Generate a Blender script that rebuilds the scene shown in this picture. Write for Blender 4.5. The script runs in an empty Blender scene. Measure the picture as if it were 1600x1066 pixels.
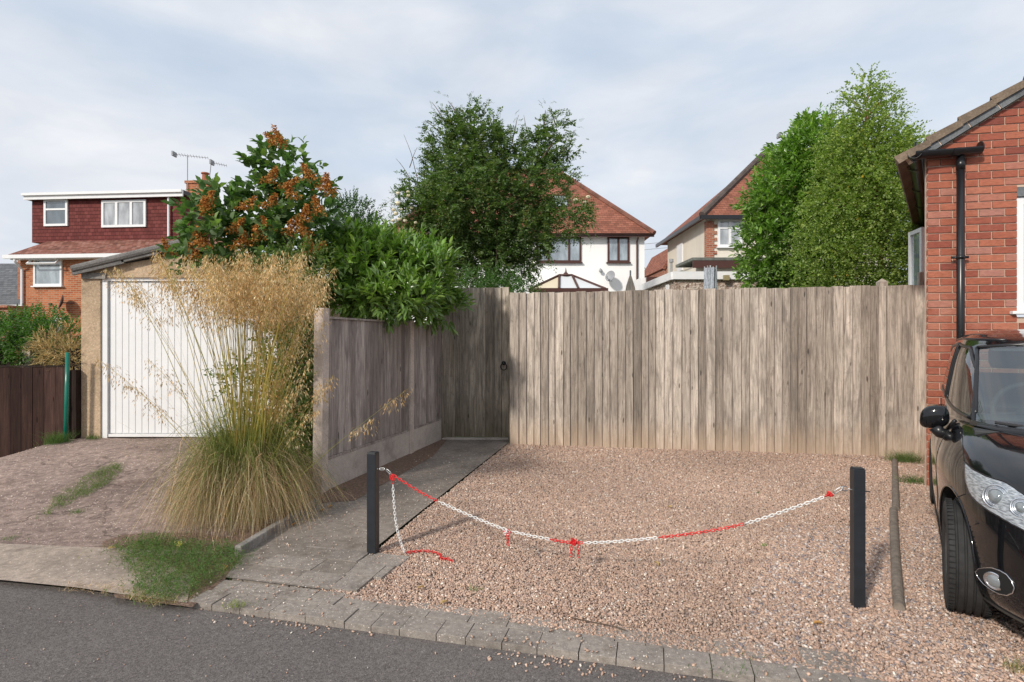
import bpy, bmesh, math, random
import numpy as np
from math import radians as R, sin, cos, pi
from mathutils import Vector, Matrix
rng = np.random.default_rng(7); random.seed(7)
SC = bpy.context.scene; COL = SC.collection
F_, H_, CX, CY = 900.0, 1.5, 800.0, 530.0
# ------------------------------------------------ camera
cam_d = bpy.data.cameras.new('camera'); cam = bpy.data.objects.new('camera', cam_d); COL.objects.link(cam)
cam.location = (0, 0, H_); cam.rotation_euler = (R(90), 0, 0)
cam_d.sensor_width = 36; cam_d.lens = 36*F_/1600; cam_d.shift_y = -3/1600; cam_d.clip_start = .05; cam_d.clip_end = 2000
SC.camera = cam
SC.render.resolution_x = 1024; SC.render.resolution_y = 682
SC.view_settings.view_transform = 'Standard'; SC.view_settings.look = 'None'; SC.view_settings.exposure = 0.36; SC.view_settings.gamma = 1
# ------------------------------------------------ sun and sky
S = Vector((-.8, -1.0, .80)).normalized()
sun_el = math.asin(S.z); sun_az = math.atan2(S.x, S.y)
sd = bpy.data.lights.new('sun', 'SUN'); sd.energy = 2.6; sd.angle = R(4); sd.color = (1, .93, .83)
so = bpy.data.objects.new('sun', sd); COL.objects.link(so); so.rotation_euler = (-S).to_track_quat('-Z', 'Y').to_euler(); so.location = (-8, -10, 12)
W = bpy.data.worlds.new('World'); SC.world = W; W.use_nodes = True
nt = W.node_tree; nt.nodes.clear()
def wn(t, **k):
    n = nt.nodes.new(t)
    for a, b in k.items(): setattr(n, a, b)
    return n
wo = wn('ShaderNodeOutputWorld'); bg = wn('ShaderNodeBackground'); bg.inputs[1].default_value = .1
sky = wn('ShaderNodeTexSky', sky_type='NISHITA', sun_disc=False, sun_elevation=sun_el, sun_rotation=sun_az % (2*pi))
sky.air_density = 1.2; sky.dust_density = 1.5
tc = wn('ShaderNodeTexCoord'); mp = wn('ShaderNodeMapping'); mp.inputs['Scale'].default_value = (1.0, 1.0, 2.6); mp.inputs['Rotation'].default_value = (.12, .1, .3); mp.inputs['Location'].default_value=(2.3,.7,.4)
n1 = wn('ShaderNodeTexNoise'); n1.inputs['Scale'].default_value = 2.3; n1.inputs['Detail'].default_value = 8; n1.inputs['Roughness'].default_value = .52; n1.inputs['Distortion'].default_value = .35
r1 = wn('ShaderNodeValToRGB'); r1.color_ramp.elements[0].position = .34; r1.color_ramp.elements[0].color = (.35,)*3+(1,); r1.color_ramp.elements[1].position = .58; r1.color_ramp.elements[1].color = (1, 1, 1, 1)
n2 = wn('ShaderNodeTexNoise'); n2.inputs['Scale'].default_value = 3.8; n2.inputs['Detail'].default_value = 9; n2.inputs['Roughness'].default_value = .55; n2.inputs['Distortion'].default_value=.5
r2 = wn('ShaderNodeValToRGB'); r2.color_ramp.elements[0].position = .32; r2.color_ramp.elements[0].color = (5.35, 5.75, 6.4, 1); r2.color_ramp.elements[1].position = .68; r2.color_ramp.elements[1].color = (6.9, 7.05, 7.4, 1)
hs = wn('ShaderNodeMix', data_type='RGBA')
L = nt.links.new
L(tc.outputs['Generated'], mp.inputs[0]); L(mp.outputs[0], n1.inputs[0]); L(mp.outputs[0], n2.inputs[0])
L(n1.outputs[0], r1.inputs[0]); L(n2.outputs[0], r2.inputs[0])
sm = wn('ShaderNodeMix', data_type='RGBA'); sm.inputs[0].default_value = .75; sm.inputs[7].default_value = (4.7, 5.7, 7.0, 1)
L(sky.outputs[0], sm.inputs[6]); L(sm.outputs[2], hs.inputs[6])
L(r1.outputs[0], hs.inputs[0]); L(r2.outputs[0], hs.inputs[7]); L(hs.outputs[2], bg.inputs[0]); L(bg.outputs[0], wo.inputs[0])

# ------------------------------------------------ helpers
def P(px, py, z): return Vector(((px-CX)*z/F_, z, H_-(py-CY)*z/F_))
def G(px, py, Z=0.0):
    z = (H_-Z)*F_/(py-CY); return Vector(((px-CX)*z/F_, z, Z))
def tag(o, label, cat, group=None, kind=None):
    if label: o['label'] = label
    if cat: o['category'] = cat
    if group: o['group'] = group
    if kind: o['kind'] = kind
    return o
def struct(o): o['kind'] = 'structure'; return o
def thing(name, label, cat, loc=(0, 0, 0), group=None, rot=0):
    o = bpy.data.objects.new(name, None); COL.objects.link(o); o.location = loc; o.rotation_euler = (0, 0, rot); o.empty_display_size = .2
    return tag(o, label, cat, group)
def world(o):
    if o.parent is None: return Matrix.LocRotScale(o.location, o.rotation_euler, o.scale)
    return world(o.parent) @ o.matrix_parent_inverse @ Matrix.LocRotScale(o.location, o.rotation_euler, o.scale)
def par(o, parent):
    o.parent = parent; o.matrix_parent_inverse = world(parent).inverted(); return o
def link(name, me, mat=None, parent=None, local=False, smooth=False):
    if mat is not None:
        for m in (mat if isinstance(mat, (list, tuple)) else [mat]): me.materials.append(m)
    o = bpy.data.objects.new(name, me); COL.objects.link(o)
    if smooth: me.polygons.foreach_set('use_smooth', [True]*len(me.polygons))
    if parent is not None:
        if local: o.parent = parent
        else: par(o, parent)
    return o
def auto_uv(me):
    uv = me.uv_layers.new(name='UVMap'); vs = me.vertices
    for p in me.polygons:
        n = p.normal
        if abs(n.z) > .97: u = Vector((1, 0, 0)); v = Vector((0, 1, 0))
        else:
            u = Vector((0, 0, 1)).cross(n).normalized(); v = n.cross(u)
        for li in p.loop_indices:
            c = vs[me.loops[li].vertex_index].co; uv.data[li].uv = (c.dot(u), c.dot(v))
class MB:
    def __init__(s): s.v = []; s.f = []; s.m = []
    def add(s, vs, fs, mi=0):
        b = len(s.v); s.v += [tuple(x) for x in vs]; s.f += [tuple(b+i for i in f) for f in fs]; s.m += [mi]*len(fs); return s
    def box(s, x0, x1, y0, y1, z0, z1, mi=0, M=None):
        vs = [Vector(p) for p in ((x0,y0,z0),(x1,y0,z0),(x1,y1,z0),(x0,y1,z0),(x0,y0,z1),(x1,y0,z1),(x1,y1,z1),(x0,y1,z1))]
        if M is not None: vs = [M@p for p in vs]
        return s.add(vs, [(0,3,2,1),(4,5,6,7),(0,1,5,4),(1,2,6,5),(2,3,7,6),(3,0,4,7)], mi)
    def prism(s, poly, z0, z1, mi=0, M=None):      # poly in xy
        n = len(poly)
        vs = [Vector((p[0], p[1], z0)) for p in poly]+[Vector((p[0], p[1], z1)) for p in poly]
        if M is not None: vs = [M@p for p in vs]
        return s.add(vs, [tuple(reversed(range(n))), tuple(range(n, 2*n))]+[(i, (i+1) % n, n+(i+1) % n, n+i) for i in range(n)], mi)
    def tube(s, pts, r, seg=8, mi=0, cap=True, closed=False):
        pts = [Vector(p) for p in pts]; n = len(pts); rs = r if isinstance(r, (list, tuple)) else [r]*n
        vs = []; prev = None
        for i, p in enumerate(pts):
            if closed: t = pts[(i+1) % n]-pts[i-1]
            else: t = pts[min(i+1, n-1)]-pts[max(i-1, 0)]
            t.normalize()
            if prev is None: a = t.orthogonal().normalized()
            else: a = (prev-t*prev.dot(t)).normalized()
            prev = a; b = t.cross(a)
            for k in range(seg):
                w = 2*pi*k/seg; vs.append(p+(a*cos(w)+b*sin(w))*rs[i])
        fs = []
        for i in range(n if closed else n-1):
            j = (i+1) % n
            for k in range(seg): fs.append((i*seg+k, i*seg+(k+1) % seg, j*seg+(k+1) % seg, j*seg+k))
        if cap and not closed: fs += [tuple(reversed(range(seg))), tuple(range((n-1)*seg, n*seg))]
        return s.add(vs, fs, mi)
    def build(s, name, mat, parent=None, smooth=False, uv=True, bevel=0, local=False):
        me = bpy.data.meshes.new(name); me.from_pydata(s.v, [], s.f)
        bm = bmesh.new(); bm.from_mesh(me)
        for i, f in enumerate(bm.faces): f.material_index = s.m[i]
        if bevel:
            bmesh.ops.bevel(bm, geom=list(bm.edges), offset=bevel, segments=2, affect='EDGES', profile=.6, clamp_overlap=True)
        bmesh.ops.recalc_face_normals(bm, faces=bm.faces)
        bm.to_mesh(me); bm.free()
        if uv: auto_uv(me)
        return link(name, me, mat, parent, local, smooth)
def npmesh(name, V, Fa, mat, parent=None, col=None, smooth=False, local=False):
    V = np.asarray(V, np.float32).reshape(-1, 3); Fa = np.asarray(Fa, np.int32); k = Fa.shape[1]; nf = len(Fa)
    me = bpy.data.meshes.new(name); me.vertices.add(len(V)); me.vertices.foreach_set('co', V.ravel())
    me.loops.add(nf*k); me.loops.foreach_set('vertex_index', Fa.ravel())
    me.polygons.add(nf); me.polygons.foreach_set('loop_start', np.arange(nf, dtype=np.int32)*k)
    try: me.polygons.foreach_set('loop_total', np.full(nf, k, np.int32))
    except Exception: pass
    if smooth: me.polygons.foreach_set('use_smooth', np.ones(nf, bool))
    me.update(calc_edges=True)
    if col is not None:
        a = me.color_attributes.new('Col', 'FLOAT_COLOR', 'POINT')
        c = np.ones((len(V), 4), np.float32); c[:, :3] = col; a.data.foreach_set('color', c.ravel())
    return link(name, me, mat, parent, local)

# ------------------------------------------------ materials
class NT:
    def __init__(s, name):
        s.m = bpy.data.materials.new(name); s.m.use_nodes = True; s.t = s.m.node_tree
        s.b = s.t.nodes['Principled BSDF']; s.o = s.t.nodes['Material Output']
    def n(s, t, ins=None, **k):
        x = s.t.nodes.new(t)
        for a, b in k.items(): setattr(x, a, b)
        for a, b in (ins or {}).items():
            if isinstance(b, bpy.types.NodeSocket): s.t.links.new(b, x.inputs[a])
            else: x.inputs[a].default_value = b
        return x
    def l(s, a, b): s.t.links.new(a, b)
    def noise(s, vec, scale, detail=4, rough=.55, dist=0):
        return s.n('ShaderNodeTexNoise', {'Vector': vec, 'Scale': scale, 'Detail': detail, 'Roughness': rough, 'Distortion': dist}).outputs[0]
    def ramp(s, fac, stops, interp='LINEAR'):
        x = s.n('ShaderNodeValToRGB'); cr = x.color_ramp; cr.interpolation = interp
        while len(cr.elements) < len(stops): cr.elements.new(.5)
        for e, (p, c) in zip(cr.elements, stops):
            e.position = p; e.color = (c if isinstance(c, (tuple, list)) else (c,)*3)+((1,) if not isinstance(c, (tuple, list)) or len(c) == 3 else ())
        s.l(fac, x.inputs[0]); return x.outputs[0]
    def mix(s, fac, a, b, mode='MIX'):
        x = s.n('ShaderNodeMix', data_type='RGBA', blend_type=mode)
        for i, v in ((0, fac), (6, a), (7, b)):
            if isinstance(v, bpy.types.NodeSocket): s.l(v, x.inputs[i])
            else: x.inputs[i].default_value = v if i == 0 else (tuple(v)+(1,) if len(v) == 3 else v)
        return x.outputs[2]
    def math(s, op, a, b=0., c=0.):
        x = s.n('ShaderNodeMath', operation=op)
        for i, v in enumerate((a, b, c)):
            if isinstance(v, bpy.types.NodeSocket): s.l(v, x.inputs[i])
            else: x.inputs[i].default_value = v
        return x.outputs[0]
    def mapping(s, vec, scale=(1, 1, 1), loc=(0, 0, 0), rot=(0, 0, 0)):
        return s.n('ShaderNodeMapping', {'Vector': vec, 'Scale': scale, 'Location': loc, 'Rotation': rot}).outputs[0]
    def bump(s, h, strength=.5, dist=.01, nrm=None):
        d = {'Height': h, 'Strength': strength, 'Distance': dist}
        if nrm is not None: d['Normal'] = nrm
        return s.n('ShaderNodeBump', d).outputs[0]
    @property
    def obj(s): return s.n('ShaderNodeTexCoord').outputs['Object']
    @property
    def uv(s): return s.n('ShaderNodeTexCoord').outputs['UV']
    @property
    def rnd(s): return s.n('ShaderNodeNewGeometry').outputs['Random Per Island']
    def set(s, color=None, rough=None, nrm=None, metal=None, spec=None):
        for nme, v in (('Base Color', color), ('Roughness', rough), ('Normal', nrm), ('Metallic', metal), ('Specular IOR Level', spec)):
            if v is None: continue
            if isinstance(v, bpy.types.NodeSocket): s.l(v, s.b.inputs[nme])
            else: s.b.inputs[nme].default_value = (tuple(v)+(1,)) if isinstance(v, (tuple, list)) and len(v) == 3 else v
        return s.m

def m_plain(name, c, rough=.5, metal=0., dirt=.12, scale=6, bump=.0, spec=.5, coat=0):
    t = NT(name); o = t.obj; n = t.noise(o, scale, 6)
    k = t.ramp(n, [(.3, tuple(x*(1-dirt) for x in c)), (.7, tuple(min(1, x*(1+dirt*.4)) for x in c))])
    t.set(k, rough, metal=metal, spec=spec)
    if bump: t.set(nrm=t.bump(t.noise(o, scale*12, 4), .6, bump))
    if coat: t.b.inputs['Coat Weight'].default_value = coat; t.b.inputs['Coat Roughness'].default_value = .03
    return t.m
def m_wood(name, light, mid, dark, green=0.0, foot=0.0):
    """weathered vertical boards: colour varies per board (island), long grain, knots, stains"""
    t = NT(name); o = t.obj; r = t.rnd
    off = t.n('ShaderNodeCombineXYZ', {0: t.math('MULTIPLY', r, 37.), 1: t.math('MULTIPLY', r, 11.), 2: t.math('MULTIPLY', r, 23.)}).outputs[0]
    v = t.n('ShaderNodeVectorMath', {0: o, 1: off}, operation='ADD').outputs[0]
    grain = t.noise(t.mapping(v, (21, 21, 1.0)), 1.6, 9, .72, .9)
    fine = t.noise(t.mapping(v, (60, 60, 2.2)), 1.6, 6, .7)
    c = t.ramp(grain, [(.32, dark), (.46, mid), (.63, light)])
    c = t.mix(.6, c, t.ramp(fine, [(.32, (.30,)*3), (.6, (1.,)*3)]), 'MULTIPLY')
    blot = t.noise(t.mapping(v, (9, 9, 4.5)), 1.9, 7, .72, .8); c = t.mix(t.ramp(blot, [(.54, 0.), (.68, .6)]), c, tuple(x*1.1 for x in dark))
    bright = t.ramp(r, [(0, (.52, .50, .48)), (.22, (.86, .83, .80)), (.7, (1.1, 1.08, 1.06)), (1, (1.40, 1.38, 1.35))])
    c = t.mix(1., c, bright, 'MULTIPLY')
    bl = t.noise(t.mapping(v, (5, 5, 1.1)), 1.6, 5, .6, .3)                 # damp stains
    c = t.mix(t.ramp(bl, [(.5, 0.), (.68, .75)]), c, t.mix(.5, c, dark), 'MULTIPLY') if False else t.mix(t.ramp(bl, [(.50, 0.), (.66, .72)]), c, t.mix(.5, tuple(x*.9 for x in dark), tuple(x*.5 for x in mid)))
    kv = t.n('ShaderNodeTexVoronoi', {'Vector': t.mapping(v, (9, 9, 2.3)), 'Scale': 1.0, 'Randomness': 1.}).outputs[0]
    kn = t.math('MULTIPLY', t.ramp(t.math('ADD', kv, t.math('MULTIPLY', fine, .05)), [(.085, 1.), (.135, .0)]), .85)
    c = t.mix(kn, c, tuple(x*.35 for x in dark))
    ring = t.ramp(kv, [(.11, 0.), (.17, .35), (.30, 0.)])
    c = t.mix(t.math('MULTIPLY', ring, .5), c, dark)
    z = t.n('ShaderNodeSeparateXYZ', {0: o}).outputs[2]
    zz = t.math('ADD', z, t.math('MULTIPLY', t.noise(t.mapping(v, (12, 12, 1)), 1.5, 4), .35))
    if foot: c = t.mix(t.ramp(zz, [(.18, foot), (.60, 0.)]), c, (.50, .36, .25))        # splash of red soil low on the boards
    if green: c = t.mix(t.ramp(t.math('MULTIPLY', zz, 1.), [(.25, green), (.9, 0.)]), c, (.10, .085, .035))
    t.set(c, .85, t.bump(t.math('ADD', t.math('MULTIPLY', grain, 1.), t.math('MULTIPLY', fine, .5)), .8, .006), spec=.15)
    return t.m
def m_brick(name, cols, mortar, bw=.225, bh=.075, ms=.010, bump=.006, far=False):
    t = NT(name); u = t.uv
    b = t.n('ShaderNodeTexBrick', {'Vector': u, 'Scale': 1.0, 'Mortar Size': ms, 'Mortar Smooth': .15, 'Bias': 0., 'Brick Width': bw, 'Row Height': bh,
            'Color1': (0, 0, 0, 1), 'Color2': (1, 1, 1, 1), 'Mortar': (.5, .5, .5, 1)}, offset=.5)
    c = t.ramp(b.outputs[0], [(0, cols[0]), (.5, cols[1]), (1, cols[2])])
    n = t.noise(u, 3.0, 6); c = t.mix(.5, c, t.ramp(n, [(.3, .6), (.7, 1.25)]), 'MULTIPLY')
    n = t.noise(u, 60, 3); c = t.mix(.35, c, t.ramp(n, [(.3, .5), (.7, 1.3)]), 'MULTIPLY')
    c = t.mix(b.outputs[1], c, mortar)
    t.set(c, .9, t.bump(t.math('SUBTRACT', 1., b.outputs[1]), .8, bump), spec=.2)
    return t.m
def m_tiles(name, cols, bw=.165, bh=.11):
    t = NT(name); u = t.uv
    b = t.n('ShaderNodeTexBrick', {'Vector': u, 'Scale': 1.0, 'Mortar Size': .006, 'Mortar Smooth': .3, 'Brick Width': bw, 'Row Height': bh,
            'Color1': (0, 0, 0, 1), 'Color2': (1, 1, 1, 1), 'Mortar': (.5, .5, .5, 1)}, offset=.5)
    c = t.ramp(b.outputs[0], [(0, cols[0]), (.5, cols[1]), (1, cols[2])])
    c = t.mix(.8, c, t.ramp(t.noise(u, .9, 7, .65), [(.3, .72), (.7, 1.18)]), 'MULTIPLY')
    c = t.mix(t.ramp(t.noise(u, 5, 5, .7), [(.6, 0.), (.75, .45)]), c, (.10, .085, .07))
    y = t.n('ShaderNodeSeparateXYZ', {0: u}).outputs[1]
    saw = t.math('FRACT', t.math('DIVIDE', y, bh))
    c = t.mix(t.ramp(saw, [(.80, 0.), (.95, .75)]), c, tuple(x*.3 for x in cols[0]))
    c = t.mix(b.outputs[1], c, tuple(x*.4 for x in cols[0]))
    t.set(c, .85, t.bump(t.math('SUBTRACT', 1., saw), 1., .02), spec=.2)
    return t.m
def m_leaf(name, rough=.45, trans=.35, spec=.4, dry=False):
    t = NT(name)
    a = t.n('ShaderNodeAttribute', attribute_name='Col').outputs[0]
    r = t.rnd; c = t.mix(1., a, t.ramp(r, [(0, (.62, .66, .60)), (.6, (1, 1, 1)), (1, (1.35, 1.28, 1.2))]), 'MULTIPLY')
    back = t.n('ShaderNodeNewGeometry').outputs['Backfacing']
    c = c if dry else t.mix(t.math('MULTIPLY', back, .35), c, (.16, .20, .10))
    t.set(c, rough, spec=spec)
    tr = t.n('ShaderNodeBsdfTranslucent', {0: t.mix(1., c, (1.15, 1.05, .9) if dry else (1.3, 1.5, .6), 'MULTIPLY')})
    ms = t.n('ShaderNodeMixShader', {0: trans, 1: t.b.outputs[0], 2: tr.outputs[0]})
    t.l(ms.outputs[0], t.o.inputs[0]); return t.m
def m_attr(name, rough=.8, spec=.2, bump=0.):
    t = NT(name); a = t.n('ShaderNodeAttribute', attribute_name='Col').outputs[0]
    t.set(a, rough, spec=spec)
    if bump: t.set(nrm=t.bump(t.noise(t.obj, 260, 4), .5, bump))
    return t.m
def m_glass(name, tint=(.5, .56, .6), body=(.04, .05, .06)):
    """house window: dark room behind a reflecting pane"""
    t = NT(name); n = t.noise(t.mapping(t.obj, (2.2, 2.2, .8)), 1.6, 4)
    t.set(t.ramp(n, [(.35, body), (.65, tuple(x*2.2 for x in body))]), .04, spec=.9)
    t.b.inputs['Coat Weight'].default_value = 1.; t.b.inputs['Coat Roughness'].default_value = .02
    t.b.inputs['Coat IOR'].default_value = 1.9
    return t.m

def m_render(name, c, dirt=.12):
    t = NT(name); u = t.obj
    k = t.mix(t.ramp(t.noise(t.mapping(u, (1, 1, .35)), .9, 7, .6), [(.42, 0.), (.75, 1.)]), c, tuple(x*(1-dirt*1.6) for x in c))
    t.set(k, .9, t.bump(t.noise(u, 70, 4), .5, .006), spec=.15); return t.m

M = {}
M['wood_back'] = m_wood('weathered_board', (.60, .53, .465), (.42, .365, .315), (.17, .145, .125), foot=.6)
M['wood_gate'] = m_wood('damp_board', (.50, .44, .375), (.34, .295, .245), (.13, .11, .09), green=.5)
M['wood_left'] = m_wood('side_board', (.50, .44, .41), (.37, .325, .30), (.19, .16, .145))
M['wood_brown'] = m_wood('stained_board', (.075, .042, .034), (.055, .030, .025), (.03, .018, .015))
M['wood_dark'] = m_wood('dark_board', (.045, .03, .025), (.035, .024, .02), (.018, .012, .01))
def m_conc(name, c, spots=.3, scale=1.0, stain=(.12,.09,.07), bump=.004, fine=.5, crack=False):
    t = NT(name); o = t.obj
    n1 = t.noise(o, 1.3*scale, 8, .62, .2); n2 = t.noise(o, 22*scale, 6, .6); n3 = t.noise(o, 160*scale, 3, .6)
    k = t.ramp(n1, [(.28, tuple(x*.62 for x in c)), (.5, c), (.72, tuple(x*1.25 for x in c))])
    k = t.mix(fine, k, t.ramp(n2, [(.3, .5), (.7, 1.4)]), 'MULTIPLY')
    k = t.mix(.5, k, t.ramp(n3, [(.3, .4), (.7, 1.5)]), 'MULTIPLY')
    k = t.mix(t.ramp(t.noise(o, 3.2*scale, 6, .7), [(.56, 0.), (.72, .6)]), k, stain)
    v = t.n('ShaderNodeTexVoronoi', {'Vector': o, 'Scale': 46*scale}); vr = t.n('ShaderNodeSeparateColor', {0: v.outputs[1]}).outputs[0]
    sp = t.math('MULTIPLY', t.ramp(v.outputs[0], [(.16, 1.), (.28, 0.)]), t.ramp(t.math('MULTIPLY', vr, 1.), [(1-spots, 0.), (1-spots+.04, 1.)]))
    k = t.mix(sp, k, tuple(min(.8, x*1.9+.12) for x in c))
    if crack:
        w = t.n('ShaderNodeVectorMath', {0: o, 1: t.n('ShaderNodeTexNoise', {'Vector': o, 'Scale': 2.5, 'Detail': 6}).outputs[1]}, operation='ADD').outputs[0]
        cv = t.n('ShaderNodeTexVoronoi', {'Vector': w, 'Scale': .5}, feature='DISTANCE_TO_EDGE').outputs[0]
        k = t.mix(t.ramp(cv, [(.002, .6), (.008, 0.)]), k, (.06, .045, .035))
        br = t.noise(t.mapping(o, (3, 40, 1)), 1.2, 5, .7); k = t.mix(.6, k, t.ramp(br, [(.35, .82), (.65, 1.12)]), 'MULTIPLY')
    t.set(k, .92, t.bump(t.math('ADD', n2, t.math('MULTIPLY', n3, .6)), .8, bump), spec=.15); return t.m
M['path'] = m_conc('path_concrete', (.25, .215, .185), .22)
M['paver'] = m_conc('paver_concrete', (.285, .25, .22), .30, 1.6)
M['drive'] = m_conc('drive_concrete', (.34, .255, .22), .35, .8, stain=(.17, .115, .095), bump=.02, fine=.8, crack=True)
M['apron'] = m_conc('apron_concrete', (.38, .31, .26), .14, 1.1)
M['conc_post'] = m_conc('post_concrete', (.58, .49, .43), .10, 1.5, stain=(.33, .25, .2), bump=.002, fine=.25)
M['conc_board'] = m_conc('gravel_board_concrete', (.50, .44, .39), .06, 1.0, stain=(.24, .2, .17), bump=.0015, fine=.2)
M['kerb'] = m_conc('kerb_concrete', (.30, .28, .255), .12, 1.5)
M['garage'] = m_conc('garage_pebble_concrete', (.50, .37, .25), .25, 1.6, stain=(.38, .24, .13), bump=.006)
M['asbestos'] = m_conc('corrugated_cement', (.19, .18, .17), .3, 2.5, stain=(.035, .035, .035), bump=.01)
t = NT('road_asphalt'); o = t.obj
n0 = t.noise(o, .7, 7, .6, .2); n2 = t.noise(o, 55, 6, .7); n3 = t.noise(o, 190, 3, .65)
k = t.ramp(n0, [(.3, (.122, .108, .103)), (.7, (.165, .147, .138))])
k = t.mix(.85, k, t.ramp(n3, [(.35, .5), (.65, 1.6)]), 'MULTIPLY'); k = t.mix(.5, k, t.ramp(n2, [(.35, .5), (.65, 1.5)]), 'MULTIPLY')
v = t.n('ShaderNodeTexVoronoi', {'Vector': o, 'Scale': 75.}); vr = t.n('ShaderNodeSeparateColor', {0: v.outputs[1]}).outputs[0]
k = t.mix(t.math('MULTIPLY', t.ramp(v.outputs[0], [(.2, 1.), (.33, 0.)]), t.ramp(vr, [(.955, 0.), (.97, .8)])), k, (.36, .32, .29))
t.set(k, .9, t.bump(t.math('ADD', t.math('MULTIPLY', n2, .8), n3), 1., .004), spec=.2); M['road'] = t.m
t = NT('gravel_base'); o = t.obj
v = t.n('ShaderNodeTexVoronoi', {'Vector': o, 'Scale': 70.}); vr = t.n('ShaderNodeSeparateColor', {0: v.outputs[1]}).outputs[0]
k = t.ramp(vr, [(0, (.30, .22, .175)), (.5, (.40, .305, .25)), (1, (.50, .395, .33))]); k = t.mix(1., k, t.ramp(v.outputs[0], [(.2, 1.), (.6, .5)]), 'MULTIPLY')
t.set(k, .9, t.bump(t.math('SUBTRACT', 1., v.outputs[0]), 1., .006), spec=.2); M['gravel_base'] = t.m
t = NT('garden_ground'); o = t.obj
k = t.ramp(t.noise(o, .6, 7, .7), [(.3, (.05, .07, .02)), (.6, (.10, .11, .045)), (.8, (.16, .12, .08))]); t.set(k, .95, t.bump(t.noise(o, 12, 5), 1., .05)); M['ground'] = t.m
t = NT('soil_debris'); o = t.obj
k = t.ramp(t.noise(o, 45, 5, .7), [(.3, (.09, .055, .04)), (.55, (.22, .14, .10)), (.75, (.36, .26, .20))]); t.set(k, .95, t.bump(t.noise(o, 60, 5), 1., .02)); M['soil'] = t.m
M['stone'] = m_attr('gravel_stone', .8, .25)
M['white_paint'] = m_plain('white_paint', (.80, .80, .80), .4, dirt=.06, scale=3)
M['upvc'] = m_plain('white_plastic', (.82, .82, .83), .3, dirt=.05)
M['white_render'] = m_render('white_render', (.90, .895, .885), .04)
M['cream_render'] = m_render('cream_render', (.78, .72, .62), .12)
M['brown_frame'] = m_plain('brown_frame', (.075, .028, .020), .4)
M['black_plastic'] = m_plain('black_plastic', (.012, .012, .014), .3, spec=.5)
M['post_paint'] = m_plain('dark_powder_coat', (.018, .022, .028), .38, dirt=.3, scale=14)
M['glass'] = m_glass('window_glass', body=(.05, .065, .075)); M['glass_pale'] = m_glass('curtained_glass', body=(.22, .23, .24)); M['glass_sky'] = m_glass('sky_reflecting_glass', body=(.17, .20, .22))
M['brick_near'] = None
M['brick_left'] = m_brick('orange_red_brick', ((.36, .10, .045), (.47, .15, .065), (.54, .20, .10)), (.44, .30, .20))
M['brick_far'] = m_brick('far_red_brick', ((.30, .09, .05), (.40, .13, .07), (.45, .17, .10)), (.40, .30, .24))
M['tile_red'] = m_tiles('red_clay_tiles', ((.22, .085, .055), (.29, .11, .072), (.35, .14, .092)), bh=.16, bw=.2)
M['tile_hung'] = m_tiles('hung_tiles', ((.125, .030, .028), (.155, .040, .036), (.19, .052, .046)), bh=.14)
M['tile_brown'] = m_tiles('brown_clay_tiles', ((.17, .075, .055), (.28, .115, .085), (.36, .19, .15)), bh=.14)
M['slate'] = m_tiles('grey_slates', ((.11, .115, .125), (.14, .145, .155), (.17, .175, .185)), bw=.25, bh=.2)
M['metal'] = m_plain('galvanised_metal', (.55, .55, .55), .35, metal=1.)
M['grey_metal'] = m_plain('grey_painted_metal', (.30, .31, .33), .5)
M['green_paint'] = m_plain('green_gloss_paint', (.0, .16, .11), .25)
M['bark'] = m_conc('bark', (.16, .12, .09), .05, 3., stain=(.05, .04, .03), bump=.02)
M['leaf'] = m_leaf('leaf'); M['leaf_gloss'] = m_leaf('glossy_leaf', .28, .25, .6); M['leaf_matte'] = m_leaf('matte_leaf', .6, .35, .25)
M['dry'] = m_leaf('dry_grass', .7, .35, .15, dry=True)
t = NT('pebbledash'); o = t.obj; v = t.n('ShaderNodeTexVoronoi', {'Vector': o, 'Scale': 22.}); vr = t.n('ShaderNodeSeparateColor', {0: v.outputs[1]}).outputs[0]
t.set(t.ramp(vr, [(0, (.20, .13, .10)), (.5, (.42, .32, .26)), (1, (.66, .58, .5))]), .9, t.bump(v.outputs[0], 1., .02)); M['pebble'] = t.m

# ------------------------------------------------ foliage tools
def unit(a): return a/np.maximum(np.linalg.norm(a, axis=-1, keepdims=True), 1e-9)
def leaf_arrays(c, d, L, Wd, col, fold=.25, fine=False, droop=0.0, roll=None):
    """c base points, d directions (N,3); returns verts, tris, colours"""
    N = len(c); d = unit(d); L = np.broadcast_to(L, N)[:, None]; Wd = np.broadcast_to(Wd, N)[:, None]
    up = np.array([0, 0, 1.])+rng.normal(0, .45, (N, 3)); s = unit(np.cross(d, up)); n = unit(np.cross(s, d))
    if not fine:
        V = np.stack([c, c+d*L*.45+s*Wd*.5+n*fold*Wd, c+d*L-n*L*.18*(1+droop), c+d*L*.45-s*Wd*.5+n*fold*Wd, c+d*L*.5], 1)
        T = np.array([[0, 4, 1], [1, 4, 2], [2, 4, 3], [3, 4, 0]])
    else:
        def q(t, w, h): return c+d*L*t+s*Wd*w+n*(h*Wd-L*(t**2)*(.22+droop*.4))
        V = np.stack([q(0, 0, 0), q(.28, .42, fold), q(.3, 0, 0), q(.28, -.42, fold), q(.65, .44, fold), q(.67, 0, 0), q(.65, -.44, fold), q(1, 0, 0)], 1)
        T = np.array([[0, 2, 1], [0, 3, 2], [1, 2, 5], [1, 5, 4], [2, 3, 6], [2, 6, 5], [4, 5, 7], [5, 6, 7]])
    k = V.shape[1]; Fi = (T[None]+(np.arange(N)*k)[:, None, None]).reshape(-1, 3)
    col = np.broadcast_to(np.asarray(col, float), (N, 3))
    return V.reshape(-1, 3), Fi, np.repeat(col, k, 0)
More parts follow.
